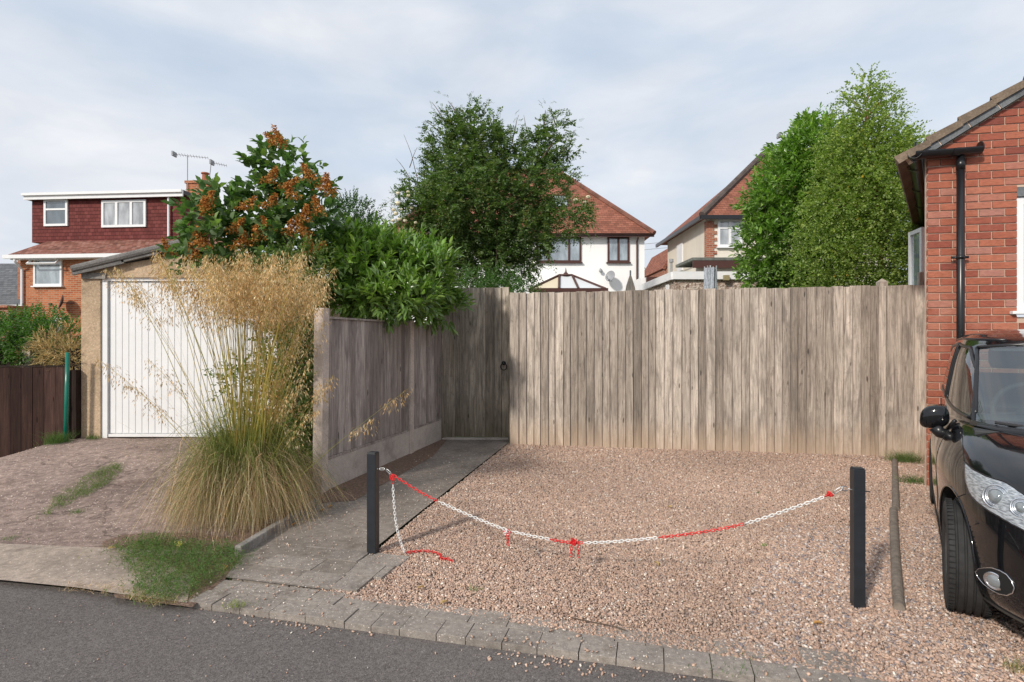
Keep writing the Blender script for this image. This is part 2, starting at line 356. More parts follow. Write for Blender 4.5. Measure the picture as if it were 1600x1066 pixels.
def merge(parts):
    Vs, Fs, Cs = [], [], []; b = 0
    for v, f, c in parts: Vs.append(v); Fs.append(f+b); Cs.append(c); b += len(v)
    return np.concatenate(Vs), np.concatenate(Fs), np.concatenate(Cs)
def palette(N, cols, jit=.12):
    cols = np.array(cols); a = cols[rng.integers(0, len(cols), N)]; b = cols[rng.integers(0, len(cols), N)]
    t = rng.random((N, 1)); return np.clip((a*t+b*(1-t))*(1+rng.normal(0, jit, (N, 1))), .003, 1)
def shoots(org, dr, slen, n, ang, L, Wd, cols, fine=False, fold=.25, two=False, droop=0., grav=0., tipscale=.6, perc=True, bend=0.):
    Mn = len(org); dr = unit(dr); slen = np.broadcast_to(slen, Mn)
    a0 = unit(np.cross(dr, rng.normal(size=(Mn, 3)))); b0 = np.cross(dr, a0)
    if two:  # keep the leaflet plane near horizontal
        a0 = unit(np.cross(dr, np.array([0, 0, 1.])+rng.normal(0, .35, (Mn, 3)))); b0 = np.cross(dr, a0)
    pc = palette(Mn, cols, .18) if perc else None
    out = []
    for i in range(n):
        t = (i+.6)/n
        ph = (pi*i if two else 2.4*i)+rng.normal(0, .25, Mn)
        rad = a0*np.cos(ph)[:, None]+b0*np.sin(ph)[:, None]
        g = np.array([0, 0, -1.])
        c = org+dr*(slen*t)[:, None]+g*(bend*slen*t*t)[:, None]
        an = ang*(1-.45*t) if not two else ang
        d = dr*cos(an)+rad*sin(an)+g*grav+rng.normal(0, .12, (Mn, 3))
        if i == n-1: d = dr+g*grav*.6+rng.normal(0, .1, (Mn, 3))
        sc = (1-(1-tipscale)*t)*rng.uniform(.75, 1.15, Mn)
        cc = (.6*pc+.4*palette(Mn, cols)) if perc else palette(Mn, cols)
        out.append(leaf_arrays(c, d, L*sc, Wd*sc, cc, fold, fine, droop))
    return merge(out)
def blob_pts(blobs, n, lo=.55, hi=1.0, outw=1.0, up=.5, front=.0):
    """blobs: (centre, (rx, ry, rz)); n points spread near the surfaces; returns points, outward dirs"""
    ws = np.array([(b[1][0]*b[1][2]+b[1][1]*b[1][2])*(b[2] if len(b) > 2 else 1) for b in blobs]); ws = ws/ws.sum()
    idx = rng.choice(len(blobs), n, p=ws); C = np.array([tuple(b[0]) for b in blobs])[idx]; Rr = np.array([b[1] for b in blobs])[idx]
    d = unit(rng.normal(size=(n, 3))); d[:, 1] -= front*rng.random(n); d = unit(d)
    wob = 1+.16*np.sin(d[:, :1]*7+idx[:, None]*1.7)*np.cos(d[:, 2:]*6+idx[:, None])
    r = lo+(hi-lo)*rng.random((n, 1))**.6
    p = C+d*Rr*r*wob; o = unit(d/Rr)*outw+np.array([0, 0, up])+rng.normal(0, .35, (n, 3))
    return p, unit(o)
def blobp(px, py, z, rx, ry, rz=None, w=1.):
    """ellipsoid given by its centre in the photograph and distance"""
    k = z/F_; return (P(px, py, z), (rx*k, (rz if rz else (rx+ry)*.5*k), ry*k), w)
def ribbons(p0, paths, width, cols, taper=True):
    """paths (N,K,3) -> thin camera-independent ribbons with a random side vector"""
    N, K, _ = paths.shape; side = unit(rng.normal(size=(N, 3))*np.array([1, 1, .25]))
    w = np.linspace(1, .25 if taper else 1, K)[None, :, None]*np.broadcast_to(width, N)[:, None, None]*.5
    V = np.stack([paths-side[:, None]*w, paths+side[:, None]*w], 2).reshape(N, K*2, 3)
    T = []
    for k in range(K-1): a = 2*k; T += [[a, a+1, a+3], [a, a+3, a+2]]
    Fi = (np.array(T)[None]+(np.arange(N)*K*2)[:, None, None]).reshape(-1, 3)
    C = np.repeat(cols, K*2, 0); return V.reshape(-1, 3), Fi, C
def branch(mb, a, b, r0, r1, n=5, wob=.06, seg=6):
    a = Vector(a); b = Vector(b); L_ = (b-a).length; pts = []; off = Vector((0, 0, 0))
    for i in range(n+1):
        t = i/n
        if 0 < i < n: off += Vector([random.gauss(0, wob*L_/n*1.4) for _ in range(3)])
        pts.append(a.lerp(b, t)+off*(1-t*.3)+Vector((0, 0, L_*.06*sin(pi*t))))
    mb.tube(pts, [r0+(r1-r0)*i/n for i in range(n+1)], seg); return pts
def arr(l): return np.array([tuple(x) for x in l])
# ================================================ GROUND
def sst(t): t = np.clip(t, 0, 1); return t*t*(3-2*t)
def drive_h(x, y):
    x = np.asarray(x, float); y = np.asarray(y, float)
    return .27*sst((y-4.3)/2.9)*sst((x+6.45)/1.1)*sst((-1.75-x)/.7)
def sheet(name, poly, z, mat, kind=True):
    mb = MB(); mb.add([(p[0], p[1], z) for p in poly], [tuple(range(len(poly)))])
    o = mb.build(name, mat); return struct(o)
g0 = MB(); g0.add([(-400, -60, -.06), (400, -60, -.06), (400, 700, -.06), (-400, 700, -.06)], [(0, 1, 2, 3)]); struct(g0.build('ground', M['ground']))
EDGE = [G(-700, 850, -.03), G(0, 906, -.03), G(200, 931, -.03), G(300, 945, -.03), G(500, 976, -.03), G(640, 992, -.03), G(850, 1022, -.03), G(1050, 1051, -.03), G(1200, 1073, -.03), G(1400, 1100, -.03), G(2600, 1260, -.03)]
sheet('road', [(p.x, p.y) for p in EDGE]+[(60, -20), (60, -40), (-60, -40), (-60, 16)], -.03, M['road'])
# driveway: one gently mounded slab up to the garage
nx, ny = 90, 80; xs = np.linspace(-9.5, -1.86, nx); V = []; 
for j in range(ny):
    t = j/(ny-1)
    for x in xs:
        y0 = 4.02+(-1.86-x)*.10; y = y0+(8.2-y0)*t
        V.append((x, y, float(drive_h(x, y))+.004+.012*sin(x*3.1+y*2.2)*sin(y*4.1)*min(1, t*4)))
Fq = [(j*nx+i, j*nx+i+1, (j+1)*nx+i+1, (j+1)*nx+i) for j in range(ny-1) for i in range(nx-1)]
struct(npmesh('driveway', V, Fq, M['drive'], smooth=True))
ap = [G(-500, 872), G(0, 908), G(120, 920), G(200, 932), G(292, 944), G(300, 905), G(240, 870), (-1.9, 4.02, 0), (-4, 4.23, 0), (-9.5, 4.78, 0)]
sheet('apron', [(p[0], p[1]) for p in ap], .008, M['apron'])
# path: concrete strip to the gate, square slabs near the road
pl = [G(352, 905), G(380, 868), G(470, 800), G(530, 762), G(690, 683)]
pr = [(-.02, 8.72), G(793, 694), G(640, 815), G(560, 880), G(515, 925)]
sheet('path', [(p[0], p[1]) for p in pl]+[(-1.02, 8.72)]+[(p[0], p[1]) for p in pr], .012, M['path'])
U = Vector((.970, -.243, 0)); VV = Vector((.243, .970, 0))          # along the kerb / away from the road
def slab_row(mb, start, rows, u0, u1, v0, dv, lmin, lmax, z, gap=.008):
    for r_ in range(rows):
        u = u0-random.random()*.1
        while u < u1:
            l = random.uniform(lmin, lmax); e = min(u+l, u1+.05)
            a = random.gauss(0, .006); zz = z+random.uniform(-.004, .004)
            Mx = Matrix.Translation(start+U*((u+e)/2)+VV*(v0+dv*(r_+.5)))@Matrix.Rotation(math.atan2(U.y, U.x)+a, 4, 'Z')@Matrix.Rotation(random.gauss(0, .008), 4, 'X')
            mb.box(-(e-u)/2+gap/2, (e-u)/2-gap/2, -dv/2+gap/2, dv/2-gap/2, zz-.05, zz, 0, Mx); u = e
st0 = G(300, 942)
mb = MB(); slab_row(mb, st0, 2, 0, 3.5, .0, .155, .15, .24, .006, .004)
# square slabs at the foot of the path
for i in range(3):
    slab_row(mb, st0, 1, .03+i*.09, .80-i*.02+i*.08, .335+i*.2, .2, .19, .42, .014)
struct(mb.build('pavement', M['paver'], bevel=.002))
sheet('pavement_bed', [(p[0], p[1]) for p in (st0+VV*.03, st0+U*3.55+VV*.03, st0+U*3.6+VV*.4, st0+U*.9+VV*.95, st0+U*.1+VV*.95)], -.014, M['soil'])
# soil strip at the foot of the side fence
sheet('soil_strip', [(-1.98, 4.0), (-1.80, 5.2), (-1.45, 5.3), (-1.0, 7.3), (-.95, 8.75), (-1.3, 8.75), (-1.95, 5.6), (-2.2, 4.6)], .016, M['soil'])
# ---- gravel: base sheet and real stones
gp = [G(505, 930), G(560, 885), G(640, 818), G(793, 695), (-.05, 8.3), (4.95, 7.42), (8.5, 5.9), (9.5, 3.0), (9.5, -.6), (2.75, 1.55), (1.62, 2.52), (.30, 2.95), (-.6, 3.22)]
gpoly = [(p[0], p[1]) for p in gp]
sheet('gravel_bed', gpoly, -.004, M['gravel_base'])
def inside(x, y, poly):
    r = np.zeros(len(x), bool); n = len(poly); j = n-1
    for i in range(n):
        xi, yi = poly[i]; xj, yj = poly[j]
        r ^= ((yi > y) != (yj > y)) & (x < (xj-xi)*(y-yi)/(yj-yi+1e-12)+xi); j = i
    return r
def stones(name, x, y, z, size, cols, flat=.5):
    N = len(x); base = np.array([(-1,-1,-1),(1,-1,-1),(1,1,-1),(-1,1,-1),(-1,-1,1),(1,-1,1),(1,1,1),(-1,1,1)], float)*.5
    v = base[None]*(1+rng.uniform(-.42, .28, (N, 8, 3)))
    v *= np.stack([size*rng.uniform(.8, 1.25, N), size*rng.uniform(.65, 1.0, N), size*flat*rng.uniform(.6, 1.2, N)], 1)[:, None]
    q = unit(rng.normal(size=(N, 4))*np.array([1.2, .5, .5, 1.2])); w, a, b, c = q.T
    Rm = np.stack([1-2*(b*b+c*c), 2*(a*b-c*w), 2*(a*c+b*w), 2*(a*b+c*w), 1-2*(a*a+c*c), 2*(b*c-a*w), 2*(a*c-b*w), 2*(b*c+a*w), 1-2*(a*a+b*b)], 1).reshape(N, 3, 3)
    v = np.einsum('nij,nkj->nki', Rm, v)+np.stack([x, y, z], 1)[:, None]
    f = np.array([(0,3,2,1),(4,5,6,7),(0,1,5,4),(1,2,6,5),(2,3,7,6),(3,0,4,7)])
    Fi = (f[None]+(np.arange(N)*8)[:, None, None]).reshape(-1, 4)
    return npmesh(name, v.reshape(-1, 3), Fi, M['stone'], col=np.repeat(cols, 8, 0))
def stone_cols(N, big=None):
    pal = np.array([(.45,.325,.255),(.40,.285,.225),(.36,.26,.21),(.48,.355,.28),(.52,.41,.335),(.38,.30,.26),(.34,.27,.235),(.43,.30,.235)])
    c = pal[rng.integers(0, 8, N)]*(1+rng.normal(0, .11, (N, 1)))
    w = rng.random(N) < (.03 if big is None else big); c[w] = np.array([.68, .62, .56])*(1+rng.normal(0, .1, (w.sum(), 1))); return np.clip(c*1.14*np.array([1.01, .965, .93]), .05, .85)
n = 560000; x = rng.uniform(-1.3, 6.0, n); y = rng.uniform(1.6, 8.3, n)
k = inside(x, y, gpoly) & (x/y < .93) & (rng.random(n) < np.clip(1.2-(y-3)*.19, .34, 1)); x, y = x[k], y[k]
sz = np.where(rng.random(len(x)) < .12, rng.uniform(.013, .019, len(x)), rng.uniform(.008, .0135, len(x)))*np.clip(1+(y-4)*.09, 1, 1.35)
big = (x*.97+(-y+3.2)*.6 > 1.25) & (y < 4.6); sz = np.where(big, sz*1.32, sz)
sc_ = stone_cols(len(x), .035); bw = big & (rng.random(len(x)) < .07); sc_[bw] = np.array([.66, .58, .54]); bg_ = big & (rng.random(len(x)) < .08); sc_[bg_] = np.array([.25, .22, .23])
patch = .5+.5*np.sin(x*1.7+1.2*np.sin(y*1.3))*np.cos(y*1.9+x*.8); hh = rng.uniform(-.002, .006, len(x))
sc_ *= (1.04-.20*patch)[:, None]
tag(stones('gravel', x, y, hh, sz, sc_), 'pinkish brown crushed stone chippings covering the parking space', 'gravel', kind='stuff')
# loose stones spilled over the pavers, the path edge and the road
n = 1500; u = rng.uniform(0, 3.7, n); vv = np.concatenate([rng.normal(.36, .10, n//2), rng.normal(-.03, .055, n-n//2)])
x = st0.x+U.x*u+VV.x*vv; y = st0.y+U.y*u+VV.y*vv
k = (rng.random(n) < (.10+.9*np.abs(np.sin(u*2.1+.4))**3*(.4+.6*(u/3.7)))); x, y, vv = x[k], y[k], vv[k]
z = np.where(vv < .0, -.026, .012)
x2 = rng.uniform(1.3, 4.5, 2600); y2 = 2.75-(x2-1.3)*.42+rng.normal(0, .12, 2600); 
x3 = rng.uniform(-3, 2.5, 260); y3 = rng.uniform(2.35, 3.3, 260); k3 = (y3 < 3.05-.25*x3) ; x3, y3 = x3[k3], y3[k3]
x = np.concatenate([x, x2, x3]); y = np.concatenate([y, y2, y3]); z = np.concatenate([z, np.full(len(x2), -.005), np.full(len(x3), -.026)])
s3 = rng.uniform(.006, .015, len(x)); s3[-len(x3):] *= .5
tag(stones('loose_chippings', x, y, z, s3, stone_cols(len(x), .08)), 'loose pink chippings scattered over the pavers and the road edge', 'chippings', kind='stuff')
# tiny grit over path and drive
n = 2600; x = np.concatenate([rng.uniform(-2, 0, n//2), rng.uniform(-6, -2, n-n//2)]); y = np.concatenate([rng.uniform(3.2, 7.5, n//2), rng.uniform(3.6, 7, n-n//2)])
k = (x > -1.95+(y-3.2)*.19) & (x < -1.08+(y-3.4)*.21) | (x < -2.1); x, y = x[k], y[k]
tag(stones('grit', x, y, np.where(x < -2, drive_h(x, y), .012)+.004, rng.uniform(.004, .011, len(x)), stone_cols(len(x), .25)), 'pale grit and small chips lying on the path and driveway', 'grit', kind='stuff')

# ================================================ FENCES
def boards(mb, p0, dirv, nrm, length, z0, z1, pitch=.112, ztop_j=.004, zb_j=.006, lean=.0):
    """overlapped feather-edge boards; nrm points to the viewer"""
    u = 0.0; p0 = Vector(p0); dirv = Vector(dirv); nrm = Vector(nrm); i = 0
    while u < length-.02:
        w = min(pitch*random.uniform(.86, 1.14), length-u); e = u+w+.016
        t1, t2 = .030, .005; off = random.uniform(0, .004)
        a = random.gauss(0, .002)*(z1-z0); zt = z1+random.uniform(-ztop_j, ztop_j)+lean*u; zb = z0+random.uniform(-zb_j, zb_j)
        pts = []
        for (uu, n0, n1) in ((u, off, off+t2), (e, off, off+t1)):
            for z, sh in ((zb, 0), (zt, a)):
                for nn in (n0, n1): pts.append(p0+dirv*(uu+sh)+nrm*nn+Vector((0, 0, z)))
        # order: u0: zb n0,n1, zt n0,n1 ; u1: same
        mb.add(pts, [(0, 1, 3, 2), (4, 6, 7, 5), (1, 5, 7, 3), (0, 2, 6, 4), (2, 3, 7, 6), (0, 4, 5, 1)]); u += w; i += 1
FP0 = G(797, 694); FP1 = G(1390, 713); fd = (FP1-FP0).normalized(); fn = Vector((fd.y, -fd.x, 0))
bf = thing('board_fence', 'long weathered grey board fence across the back of the gravel, between gate and brick house', 'fence', FP0)
Lf = (FP1-FP0).length
mb = MB(); boards(mb, FP0, fd, fn, Lf*.985, -.02, 2.155, pitch=.105, ztop_j=.009, lean=.006); mb.build('board_panel', M['wood_back'], bf)
p2 = FP0+fd*(Lf*.985)
mb = MB(); mb.box(-.05, .05, -.05, .05, -.02, 2.24); mb.add([(-.05,-.05,2.24),(.05,-.05,2.24),(.05,.05,2.24),(-.05,.05,2.24),(0,0,2.285)], [(0,1,4),(1,2,4),(2,3,4),(3,0,4)])
o = mb.build('post', M['wood_back'], None); o.location = p2+fd*.02+Vector((0, .06, 0)); o.rotation_euler = (0, 0, math.atan2(fd.y, fd.x)); par(o, bf)
mb = MB(); boards(mb, p2+fd*.04+fn*.02, fd, fn, .72, -.02, 2.185, pitch=.14); mb.build('end_panel', M['wood_back'], bf)
mb = MB()
for zz in (.35, 1.1, 1.85):
    A = FP0-fn*.06+Vector((0, 0, zz)); Mx = Matrix.Translation(A)@Matrix.Rotation(math.atan2(fd.y, fd.x), 4, 'Z'); mb.box(.03, Lf+.6, -.025, .025, -.04, .04, 0, Mx)
mb.build('rail', M['wood_back'], bf)
# gate
GA = Vector((-1.13, 8.74, 0)); GB = Vector((-.06, 8.60, 0)); gd = (GB-GA).normalized(); gn = Vector((gd.y, -gd.x, 0))
gt = thing('garden_gate', 'tall damp-stained board gate with a black ring latch at the end of the path', 'gate', GA)
mb = MB(); boards(mb, GA+gd*.20, gd, gn, (GB-GA).length-.20, .035, 2.27, pitch=.125); mb.build('board_panel', M['wood_gate'], gt)
mb = MB()
for zz in (.3, 1.15, 2.0): mb.box(.2, 1.05, .012, .05, zz-.05, zz+.05, 0, Matrix.Translation(GA)@Matrix.Rotation(math.atan2(gd.y, gd.x), 4, 'Z'))
mb.build('ledge', M['wood_gate'], gt)
lp = P(787, 572, 8.57)
mb = MB(); ring = [lp+Vector((.045*sin(a), -.02-.006*cos(a), .05*cos(a)-.01)) for a in np.linspace(0, 2*pi, 20, endpoint=False)]
mb.tube(ring, .007, 8, closed=True); Mx = Matrix.Translation(lp+Vector((0, .0, .045))); mb.prism([(.03*cos(a), .03*sin(a)) for a in np.linspace(0, 2*pi, 14, endpoint=False)], 0, .03, 0, Mx@Matrix.Rotation(R(90), 4, 'X'))
mb.build('ring_latch', M['black_plastic'], gt, smooth=True)
mb = MB(); mb.box(-.045, .045, -.045, .045, 0, 2.19)
o = mb.build('gate_post', M['wood_back'], None); o.location = GB+gd*.07+Vector((0, -.02, 0)); par(o, gt)
o = mb.build('gate_post', M['wood_gate'], None); o.location = GA+gd*.135+Vector((0, -.03, 0)); par(o, gt)
mb = MB(); mb.box(-1.12, -.04, 8.52, 8.60, 0, .035); par(mb.build('threshold', M['conc_board'], None), gt)
# return between gate post and fence
mb = MB(); boards(mb, Vector((-.035, 8.6, 0)), Vector((0.1, -1, 0)).normalized(), Vector((-1, -.1, 0)).normalized(), .33, 0, 2.15); mb.build('return_panel', M['wood_gate'], bf)
# side fence
SA = Vector((-1.865, 5.60, 0)); sdir = Vector((.262, .965, 0)).normalized(); sn = Vector((sdir.y, -sdir.x, 0)); sang = math.atan2(sdir.y, sdir.x)
sf = thing('panel_fence', 'low board fence with concrete posts and gravel boards, between the feathery grass and the path', 'fence', SA)
posts_u = [0.0, 1.98]
def post_mesh(h, w=.105, d=.105):
    mb = MB(); mb.box(-d/2, d/2, -w/2, w/2, -.02, h); return mb
for i, u in enumerate(posts_u):
    o = post_mesh(1.80 if i == 0 else 1.74).build('post', M['conc_post'], None, bevel=.006); q = SA+sdir*u; o.location = q; o.rotation_euler = (R(.6) if i == 0 else 0, 0, sang); par(o, sf)
for u0, u1 in ((.055, 1.93), (2.03, 3.2)):
    mb = MB(); boards(mb, SA+sdir*u0, sdir, sn, u1-u0, .335, 1.70, pitch=.10, ztop_j=.002, zb_j=.001); mb.build('board_panel', M['wood_left'], sf)
    Mx = Matrix.Translation(SA)@Matrix.Rotation(sang, 4, 'Z')
    mb = MB(); mb.box(u0, u1, -.045, .03, 1.702, 1.722, 0, Mx); mb.build('capping_rail', M['wood_left'], sf); mb = MB(); mb.box(u0, u1, -.034, .008, .31, .332, 0, Mx); mb.build('base_rail', M['wood_left'], sf)
    mb = MB(); mb.box(u0-.01, u1+.01, -.03, .02, -.02, .308, 0, Mx); mb.build('gravel_board', M['conc_board'], sf, bevel=.004)
# corner boards where side fence meets the gate
mb = MB(); boards(mb, SA+sdir*3.02+sn*.03, sdir, sn, .12, 0, 2.12); boards(mb, Vector((-1.16, 8.74, 0)), gd, gn, .30, .0, 2.18, pitch=.1)
mb.build('corner_post', M['wood_gate'], sf)
# kerb edging by the grass clump
ka = G(372, 866, .02); kb = G(500, 786, .02); kd = (kb-ka).normalized()
mb = MB(); Mx = Matrix.Translation((ka.x, ka.y, 0))@Matrix.Rotation(math.atan2(kd.y, kd.x), 4, 'Z'); mb.box(0, .60, -.025, .03, -.04, .075, 0, Mx); mb.box(.606, 1.22, -.022, .032, -.04, .07, 0, Mx)
tag(mb.build('edging_kerb', M['kerb'], bevel=.012), 'round-topped concrete edging kerb under the big feathery grass', 'kerb')
# brown fence left
bfl = thing('brown_fence', 'low dark brown stained board fence at the left edge beside the driveway', 'fence', (-5.4, 7.0, 0))
mb = MB(); u = -8.3
while u < -5.42:
    w = .1375; z0 = float(drive_h(u, 7.0))-.04; mb.box(u+.003, u+w-.003, 7.0-random.uniform(0, .004), 7.02, z0, 1.158+random.uniform(-.002, .002)); u += w
mb.build('board_panel', M['wood_brown'], bfl)
mb = MB(); mb.box(-8.3, -5.41, 6.99, 7.035, 1.162, 1.178); mb.build('capping_rail', M['wood_dark'], bfl)
mb = MB(); mb.box(-5.41, -5.33, 7.04, 7.12, 0, 1.12); mb.build('post', M['wood_dark'], bfl)
# dark fence behind, with a concrete post
dfn = thing('dark_fence', 'almost black board fence under the green hedge, behind the low brown fence', 'fence', (-6.9, 8.6, 0))
mb = MB(); boards(mb, Vector((-10.5, 8.6, 0)), Vector((1, 0, 0)), Vector((0, -1, 0)), 3.05, -.3, 1.44, pitch=.09, ztop_j=.01); boards(mb, Vector((-7.12, 8.62, 0)), Vector((1, 0, 0)), Vector((0, -1, 0)), 1.0, -.3, 1.36, pitch=.09); mb.build('board_panel', M['wood_dark'], dfn)
mb = MB(); mb.box(-7.17-.06, -7.17+.055, 8.5, 8.6, -.3, 1.47); mb.build('post', M['conc_board'], dfn, bevel=.01)
# green pole
mb = MB(); mb.tube([(-5.37, 6.93, .2), (-5.36, 6.93, .7), (-5.345, 6.93, 1.34)], .023, 12); 
tag(mb.build('green_pole', M['green_paint'], smooth=True), 'glossy green pole between the brown fence and the garage pillar', 'pole')

# ================================================ GARAGE
gz = .27; gy = 7.13
ga = thing('garage', 'pebbled concrete garage with a white ribbed up-and-over door and grey corrugated roof', 'garage', (-4.0, gy, gz))
Lx, Rx = -5.33, -2.67; dl, dr_ = -5.075, -2.93; ez = 2.33; ap_ = 2.62
mb = MB()
mb.prism([(-5.335, gy), (dl-.02, gy), (dl-.02, gy+.16), (-5.30, gy+.16)], gz-.1, 2.26)
mb.box(dr_+.02, Rx, gy, gy+.16, gz-.1, 2.26)
mb.box(Lx+.04, Lx+.14, gy+.16, gy+5.2, gz-.1, 2.26); mb.box(Rx-.14, Rx-.04, gy+.16, gy+5.2, gz-.1, 2.26); mb.box(Lx+.14, Rx-.14, gy+5.1, gy+5.2, gz-.1, 2.26)
mb.build('wall', M['garage'], ga, bevel=.008)
mb = MB(); mb.add([(Lx+.02, gy-.01, 2.262), (Rx-.02, gy-.01, 2.262), (Rx-.02, gy-.01, 2.34), (-4, gy-.01, ap_-.05), (Lx+.02, gy-.01, 2.34),
                   (Lx+.02, gy+.10, 2.262), (Rx-.02, gy+.10, 2.262), (Rx-.02, gy+.10, 2.34), (-4, gy+.10, ap_-.05), (Lx+.02, gy+.10, 2.34)],
                  [(0,1,2,3,4), (9,8,7,6,5), (0,5,6,1), (1,6,7,2), (2,7,8,3), (3,8,9,4), (4,9,5,0)])
mb.build('gable', M['garage'], ga)
mb = MB(); mb.box(Lx+.02, dl+.06, gy-.03, gy-.012, 2.245, 2.315); mb.build('lintel_end', M['kerb'], ga)
# ribbed door
mb = MB(); dx0, dx1 = dl+.055, dr_-.055; n_r = 25; pw = (dx1-dx0)/n_r
for i in range(n_r):
    a = dx0+i*pw; mb.box(a+.0035, a+pw-.0035, gy+.050, gy+.064, gz+.06, 2.215)
mb.box(dx0, dx1, gy+.062, gy+.09, gz+.05, 2.22)
mb.build('door', M['white_paint'], ga, bevel=.003)
mb = MB(); mb.box(dl-.018, dl+.05, gy+.02, gy+.10, gz, 2.26); mb.box(dr_-.05, dr_+.018, gy+.02, gy+.10, gz, 2.26); mb.box(dl+.05, dr_-.05, gy+.02, gy+.10, 2.222, 2.26); mb.box(dx0, dx1, gy+.03, gy+.06, gz+.015, gz+.05)
mb.build('door_frame', M['white_paint'], ga)
# corrugated roof: two wavy slopes
def corr(x_e, z_e, x_r, z_r, y0, y1, nm):
    ncy = int((y1-y0)/.0125)*1; V = []; dx = Vector((x_r-x_e, 0, z_r-z_e)); nn = Vector((-dx.z, 0, dx.x)).normalized(); nn = nn if nn.z > 0 else -nn; K = 8
    for s_ in (0, 1):
        for j in range(ncy+1):
            y = y0+(y1-y0)*j/ncy
            for i in range(K+1):
                p = Vector((x_e, y, z_e))+dx*(i/K)+nn*(.024*cos(2*pi*(y-y0)/.146)+(.0 if s_ else .012)+.03); V.append(p)
    fs = []; o_ = (ncy+1)*(K+1)
    for j in range(ncy):
        for i in range(K):
            a = j*(K+1)+i; b = a+K+1; fs.append((a, a+1, b+1, b)); fs.append((o_+a, o_+b, o_+b+1, o_+a+1))
    for i in range(K):
        fs.append((i, o_+i, o_+i+1, i+1)); a = ncy*(K+1)+i; fs.append((a, a+1, o_+a+1, o_+a))
    for j in range(ncy):
        a = j*(K+1); b = a+K+1; fs.append((a, b, o_+b, o_+a)); a += K; b += K; fs.append((a, o_+a, o_+b, b))
    m_ = MB(); m_.add(V, fs); return m_.build(nm, M['asbestos'], ga, smooth=False)
corr(Lx-.02, 2.30, -4.0, ap_, gy-.06, gy+5.3, 'roof'); corr(Rx+.02, 2.30, -4.0, ap_, gy-.06, gy+5.3, 'roof')
mb = MB()   # thick cement barge pieces along the verge
for s_ in (-1, 1):
    xe = -4+s_*1.37; k0 = 0
    for k0, k1, dz in ((0, .46, 0), (.44, .78, .016), (.76, 1.0, .03)):
        a = Vector((xe, 0, 2.300)).lerp(Vector((-4, 0, ap_)), k0); b = Vector((xe, 0, 2.300)).lerp(Vector((-4, 0, ap_)), k1)
        n_ = Vector((-(b-a).z, 0, (b-a).x)); n_ = (n_ if n_.z > 0 else -n_).normalized()
        vs = []
        for y_ in (gy-.10, gy-.068):
            for q, h_ in ((a, -.02), (b, -.02), (b, .085), (a, .085)): vs.append(q+n_*(h_+dz)+Vector((0, y_, 0)))
        mb.add(vs, [(0,1,2,3), (7,6,5,4), (0,4,5,1), (1,5,6,2), (2,6,7,3), (3,7,4,0)])
    pts = [Vector((xe, gy-.085, 2.36)).lerp(Vector((-4, gy-.085, ap_+.07)), t_) for t_ in np.linspace(0, 1, 6)]; mb.tube(pts, .045, 10)
mb.build('verge', M['asbestos'], ga)

# ================================================ NEAR BRICK HOUSE (right)
CO = P(1450, 530, 5.82); CO.z = 0; w_ang = R(-13.0); wd = Vector((cos(w_ang), sin(w_ang), 0)); wn_ = Vector((sin(w_ang), -cos(w_ang), 0))  # wn_ faces the viewer
sd_ = Vector((.60, .80, 0))            # direction in which the side wall runs back
nh = thing('brick_house', 'red brick gable end with black gutter and downpipe, behind the parked car at the right', 'house', CO)
MX = Matrix.Translation(CO)@Matrix.Rotation(w_ang, 4, 'Z')      # local x along the wall, -y to the viewer
# verge line in wall coordinates from two photograph points
def on_wall(px, py, off=0):
    a = Vector(((px-CX)/F_, 1, 0)); # t*a = CO - wn*off... solve
    o_ = CO+wn_*off; Mt = Matrix(((a.x, -wd.x), (a.y, -wd.y))); t_, s_ = Mt.inverted()@Vector((o_.x, o_.y)); return s_, H_-(py-CY)*t_/F_
v0 = on_wall(1430, 247); v1 = on_wall(1600, 142); slope = (v1[1]-v0[1])/(v1[0]-v0[0]); zc = v0[1]-slope*v0[0]
WL = 5.2
def vz(s): return zc+slope*s
t = NT('near_brick'); r = t.rnd; o = t.obj
c = t.ramp(r, [(0, (.17, .060, .05)), (.07, (.29, .085, .060)), (.5, (.38, .125, .078)), (.85, (.44, .16, .10)), (1, (.40, .19, .15))])
c = t.mix(.6, c, t.ramp(t.noise(t.mapping(o, (1, 1, 3)), 20, 5, .65), [(.3, .62), (.7, 1.25)]), 'MULTIPLY')
c = t.mix(t.ramp(t.noise(o, 1.7, 5, .7), [(.55, 0.), (.75, .4)]), c, (.50, .26, .19))
t.set(c, .9, t.bump(t.noise(t.mapping(o, (1, 1, 4)), 40, 6, .7), .7, .006), spec=.2); M['near_brick'] = t.m
M['mortar'] = m_plain('mortar', (.60, .46, .36), .95, dirt=.2, scale=20, bump=.003)
wx0, wx1, wz0, wz1 = on_wall(1589, 400)[0], on_wall(1589, 400)[0]+1.25, on_wall(1589, 486)[1], on_wall(1589, 308)[1]
ctop = [(0, vz(0)), (WL, vz(WL))]
mb = MB(); mb.v = []; # mortar body as front strip pieces around the window
def wbox(mb, x0, x1, y0, y1, z0, z1, mi=0): mb.box(x0, x1, y0, y1, z0, z1, mi, MX)
apx = 3.3
def gable_poly(mb, x0, x1, za, zb0, zb1, y0, y1):
    vs = [MX@Vector(p) for p in ((x0, y0, za), (x1, y0, za), (x1, y0, zb1), (x0, y0, zb0), (x0, y1, za), (x1, y1, za), (x1, y1, zb1), (x0, y1, zb0))]
    mb.add(vs, [(0,1,2,3), (7,6,5,4), (0,4,5,1), (1,5,6,2), (2,6,7,3), (3,7,4,0)])
def vzz(x): return vz(x) if x <= apx else vz(apx)-slope*(x-apx)
gable_poly(mb, 0, wx0, -.1, vzz(0)-.05, vzz(wx0)-.05, .012, .07)
